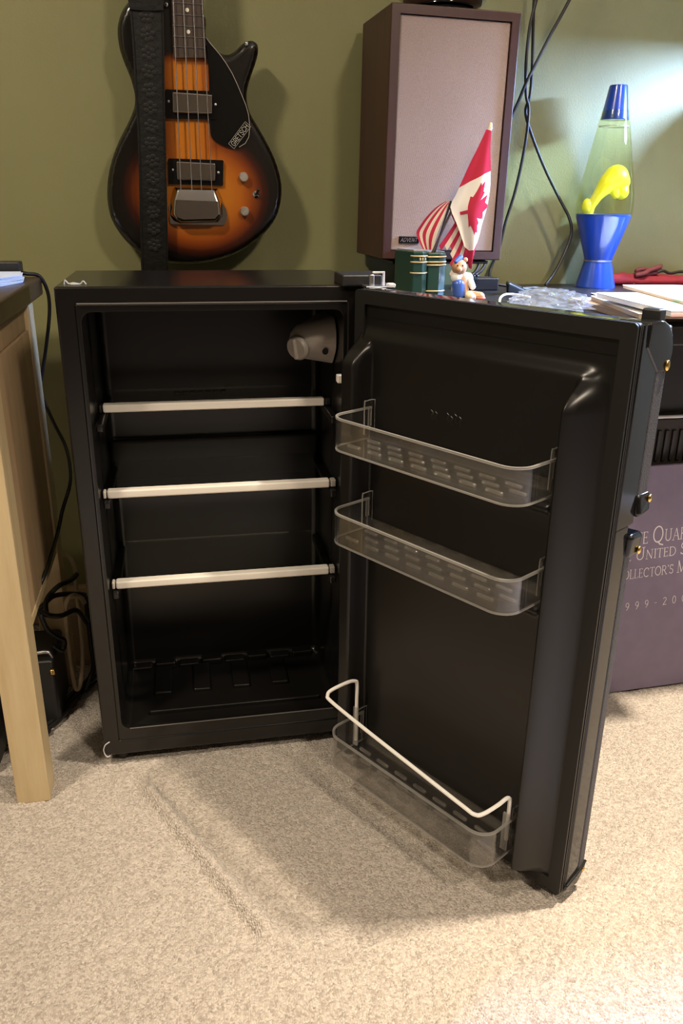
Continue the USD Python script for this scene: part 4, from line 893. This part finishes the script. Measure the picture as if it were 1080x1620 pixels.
for k, (x0, x1) in enumerate(((.846, .818), (.832, .810))):
    solo('speaker_wire', tube(spline([(x0 - .01, .50, .852), (x0 - .004, .50, .835), ((x0 + x1) / 2, .495, .82), (x1, .49, DZ + .028), (x1 - .002, .47, DZ + .027)], 5), .0035, 8), 'cable_black', ('black wire under the loudspeaker, the right one of two' if k == 0 else 'black wire under the loudspeaker, the left one of two'), 'cable', True, 'wires under the loudspeaker')

# desk lamp and globe at the right end of the desk (beyond the picture's edge)
lx0, ly0, lz0 = LAMP_POS
t = thing('desk_lamp', 'desk lamp with a dark shade at the right end of the black desk', 'desk lamp', (1.72, .16, DZ))
part(t, 'base', lathe([(0, 0), (.075, 0), (.075, .012), (.02, .02), (0, .02)], (1.78, .2, DZ)), 'lamp_shade', 40)
part(t, 'arm', tube(spline([(1.78, .2, DZ + .015), (1.82, .22, DZ + .3), (1.78, .19, DZ + .55), (lx0 + .01, ly0 + .01, lz0 + .03)]), .008), 'lamp_shade', 60)
LN_ = np.array([-.03, .03, -1.0]); LN_ /= np.linalg.norm(LN_); LX_ = np.cross([0, 1, 0], LN_); LX_ /= np.linalg.norm(LX_); LY_ = np.cross(LN_, LX_)
part(t, 'shade', frame(lathe([(0, -.03), (.06, -.03), (.098, -.004), (.098, .006), (.094, .006), (.092, -.002), (0, -.004)]), LAMP_POS, LX_, LY_, LN_), 'lamp_shade', 40)
part(t, 'light_panel', frame(lathe([(0, 0), (.085, 0), (.085, .004), (0, .004)], n=32), LAMP_POS, LX_, LY_, LN_), 'bulb')
t = thing('table_globe', 'table globe on a stand at the right end of the black desk', 'globe', (1.482, .42, DZ))
part(t, 'ball', trimesh.creation.icosphere(4, .122).apply_translation([1.482, .42, 1.111]), 'globe_blue', True)
part(t, 'stand', lathe([(0, 0), (.09, 0), (.09, .01), (.015, .02), (.012, .215), (0, .215)], (1.482, .42, DZ)), 'steel', 40)

# ------------------------------------------------------------------ wooden table on the left
t = thing('wooden_table', 'pine legged wooden table with a dark top at the left of the fridge', 'table', (-.4, .15, 0))
TX = -.081
part(t, 'tabletop', rbx(-.85, TX, -.16, .445, .781, .8165, .006, 16), 'table_top', 40)
for x0, y0 in ((-.140, -.077), (-.140, .285), (-.82, -.077), (-.82, .285)):
    part(t, 'leg', rbx(x0, x0 + .054, y0, y0 + .054, -.004, .7805, .002, 8), 'pine')
part(t, 'apron', rbx(-.116, -.094, -.023, .285, .738, .7805, .002, 8), 'ply_panel')
part(t, 'apron', rbx(-.766, -.14, -.07, -.045, .738, .7805, .002, 8), 'pine')
part(t, 'apron', rbx(-.766, -.14, .305, .33, .738, .7805, .002, 8), 'pine')
part(t, 'side_panel', rbx(-.112, -.090, -.023, .285, .3155, .7375, .001, 8), 'ply_panel')
part(t, 'lower_rail', rbx(-.114, -.0885, -.023, .285, .300, .316, .002, 8), 'pine')
TZ = .8165
def sheets(name, pts, z, n, lab, m):
    t = thing(name, lab, 'papers', (*np.mean(pts, 0), z))
    for k in range(n):
        pp = [(a + rng.uniform(-.004, .004), b + rng.uniform(-.004, .004)) for a, b in pts]
        g = trimesh.creation.extrude_polygon(Polygon(pp), .0016, engine='earcut'); g.vertices[:, 2] += z + .0020 * k
        part(t, 'sheet', g, m[k % len(m)], False)
sheets('paper_heap', [(-.30, .20), (-.125, .25), (-.094, .32), (-.108, .392), (-.30, .39)], TZ, 7, 'loose heap of white and bluish papers on the wooden table', ('paper_blue', 'paper', 'paper_blue', 'paper'))
sheets('paper_slip', [(-.24, -.02), (-.118, .04), (-.106, .13), (-.24, .14)], TZ, 2, 'white paper slip at the near edge of the wooden table', ('paper', 'paper_blue'))
t = thing('black_box', 'flat black device at the back of the wooden table', 'device', (-.2, .43, TZ))
part(t, 'body', rbx(-.33, -.112, .402, .44, .8168, .846, .003), 'black_plastic')
part(t, 'foot', rbx(-.32, -.13, .403, .413, TZ, .818, .0005, 6), 'rubber')
solo('black_cable', tube(spline([(-.13, .42, .828), (-.105, .425, .823), (-.083, .435, .817), (-.073, .447, .785), (-.076, .455, .742), (-.089, .45, .678), (-.100, .44, .630), (-.1055, .43, .600), (-.098, .42, .57), (-.082, .41, .526), (-.066, .40, .488), (-.057, .37, .457), (-.056, .335, .426), (-.070, .300, .386), (-.079, .275, .352), (-.083, .22, .338), (-.0835, .14, .334), (-.092, .11, .318), (-.108, .14, .284), (-.116, .17, .243), (-.113, .19, .199)], 6), .0036, 8), 'cable_black', 'long black power cord hanging in waves from the wooden table', 'cable', True)
solo('tan_cable', tube(spline([(-.095, .37, .268), (-.074, .355, .256), (-.063, .32, .241), (-.062, .30, .201), (-.058, .28, .16), (-.055, .25, .11), (-.058, .23, .063), (-.0645, .22, .033), (-.0725, .218, .029), (-.0755, .216, .071), (-.076, .216, .144), (-.074, .218, .2), (-.069, .22, .227), (-.059, .23, .232), (-.049, .255, .215), (-.046, .28, .19)], 6), .0046, 8), 'cable_tan', 'tan cable hanging in a long loop between table and fridge', 'cable', True)
for k, (pts, lab) in enumerate((
    ([(-.055, .29, .25), (-.065, .27, .247), (-.084, .25, .247), (-.102, .24, .234), (-.109, .22, .224), (-.106, .20, .206)], 'upper black cable of the tangle beside the table leg'),
    ([(-.045, .295, .20), (-.054, .28, .21), (-.081, .26, .222), (-.10, .24, .227), (-.117, .22, .218), (-.14, .22, .2)], 'black cable crossing the tan loop beside the table leg'),
    ([(-.125, .17, .235), (-.117, .18, .231), (-.099, .195, .21), (-.079, .205, .203), (-.056, .235, .197), (-.044, .27, .149)], 'lower black cable of the tangle in front of the tan loop'),
    ([(-.044, .31, .19), (-.045, .30, .163), (-.042, .28, .092), (-.039, .26, .051), (-.048, .24, .034), (-.06, .24, .008)], 'black cable dropping to the carpet close to the fridge'),
    ([(-.114, .18, .222), (-.106, .188, .184), (-.092, .195, .163), (-.080, .20, .15), (-.085, .19, .135), (-.10, .185, .15)], 'short black cable ending above the black case'),
    ([(-.30, .13, .006), (-.142, .135, .006), (-.125, .15, .006), (-.105, .185, .006), (-.090, .22, .006), (-.079, .246, .006), (-.060, .279, .006), (-.043, .322, .006)], 'black cable on the carpet, furthest under the table'),
    ([(-.28, .10, .006), (-.136, .115, .006), (-.122, .130, .006), (-.105, .155, .006), (-.088, .197, .006), (-.073, .233, .006), (-.054, .278, .006), (-.034, .335, .006)], 'black cable on the carpet, middle one of three'),
    ([(-.25, .07, .006), (-.125, .104, .006), (-.114, .122, .006), (-.097, .148, .006), (-.079, .202, .006), (-.063, .245, .006), (-.04, .28, .006)], 'black cable on the carpet, nearest the front table leg'))):
    solo('floor_cable', tube(spline(pts, 6), .0042 if k > 4 else .0050, 8), 'cable_black', lab, 'cable', True, 'tangled cables beside the fridge')
t = thing('black_case', 'black equipment case with a silver clasp on the carpet behind the front table leg', 'case', (-.16, .21, 0))
part(t, 'body', rbx(-.235, -.094, .145, .275, -.002, .140, .008, 16), 'black_plastic', 40)
part(t, 'clasp', rbx(-.103, -.092, .137, .146, .112, .124, .003, 8), 'gold')
part(t, 'handle', tube(spline([(-.135, .160, .139), (-.130, .158, .150), (-.105, .158, .152), (-.098, .160, .139)]), .004, 8), 'steel', 60)
solo('cardboard_offcut', rbx(-.090, -.055, .36, .366, -.002, .16, .002, 8), 'paper_edge', 'small piece of brown cardboard behind the tan cable', 'cardboard')
t = thing('black_bag', 'black bag lying on the carpet under the wooden table', 'bag', (-.3, .1, 0))
bg = tm(rbx(-.42, -.178, .0, .13, -.004, .085, .03, 24).refine_to_length(.015)); bg.vertices += (meshkit.noise(bg.vertices * 22, 4)[:, None] - .5) * .008
part(t, 'body', bg, 'rubber', True)
part(t, 'zip', tube(spline([(-.40, .0, .055), (-.30, -.006, .058), (-.195, .0, .055)]), .0025, 6), 'steel', 60)
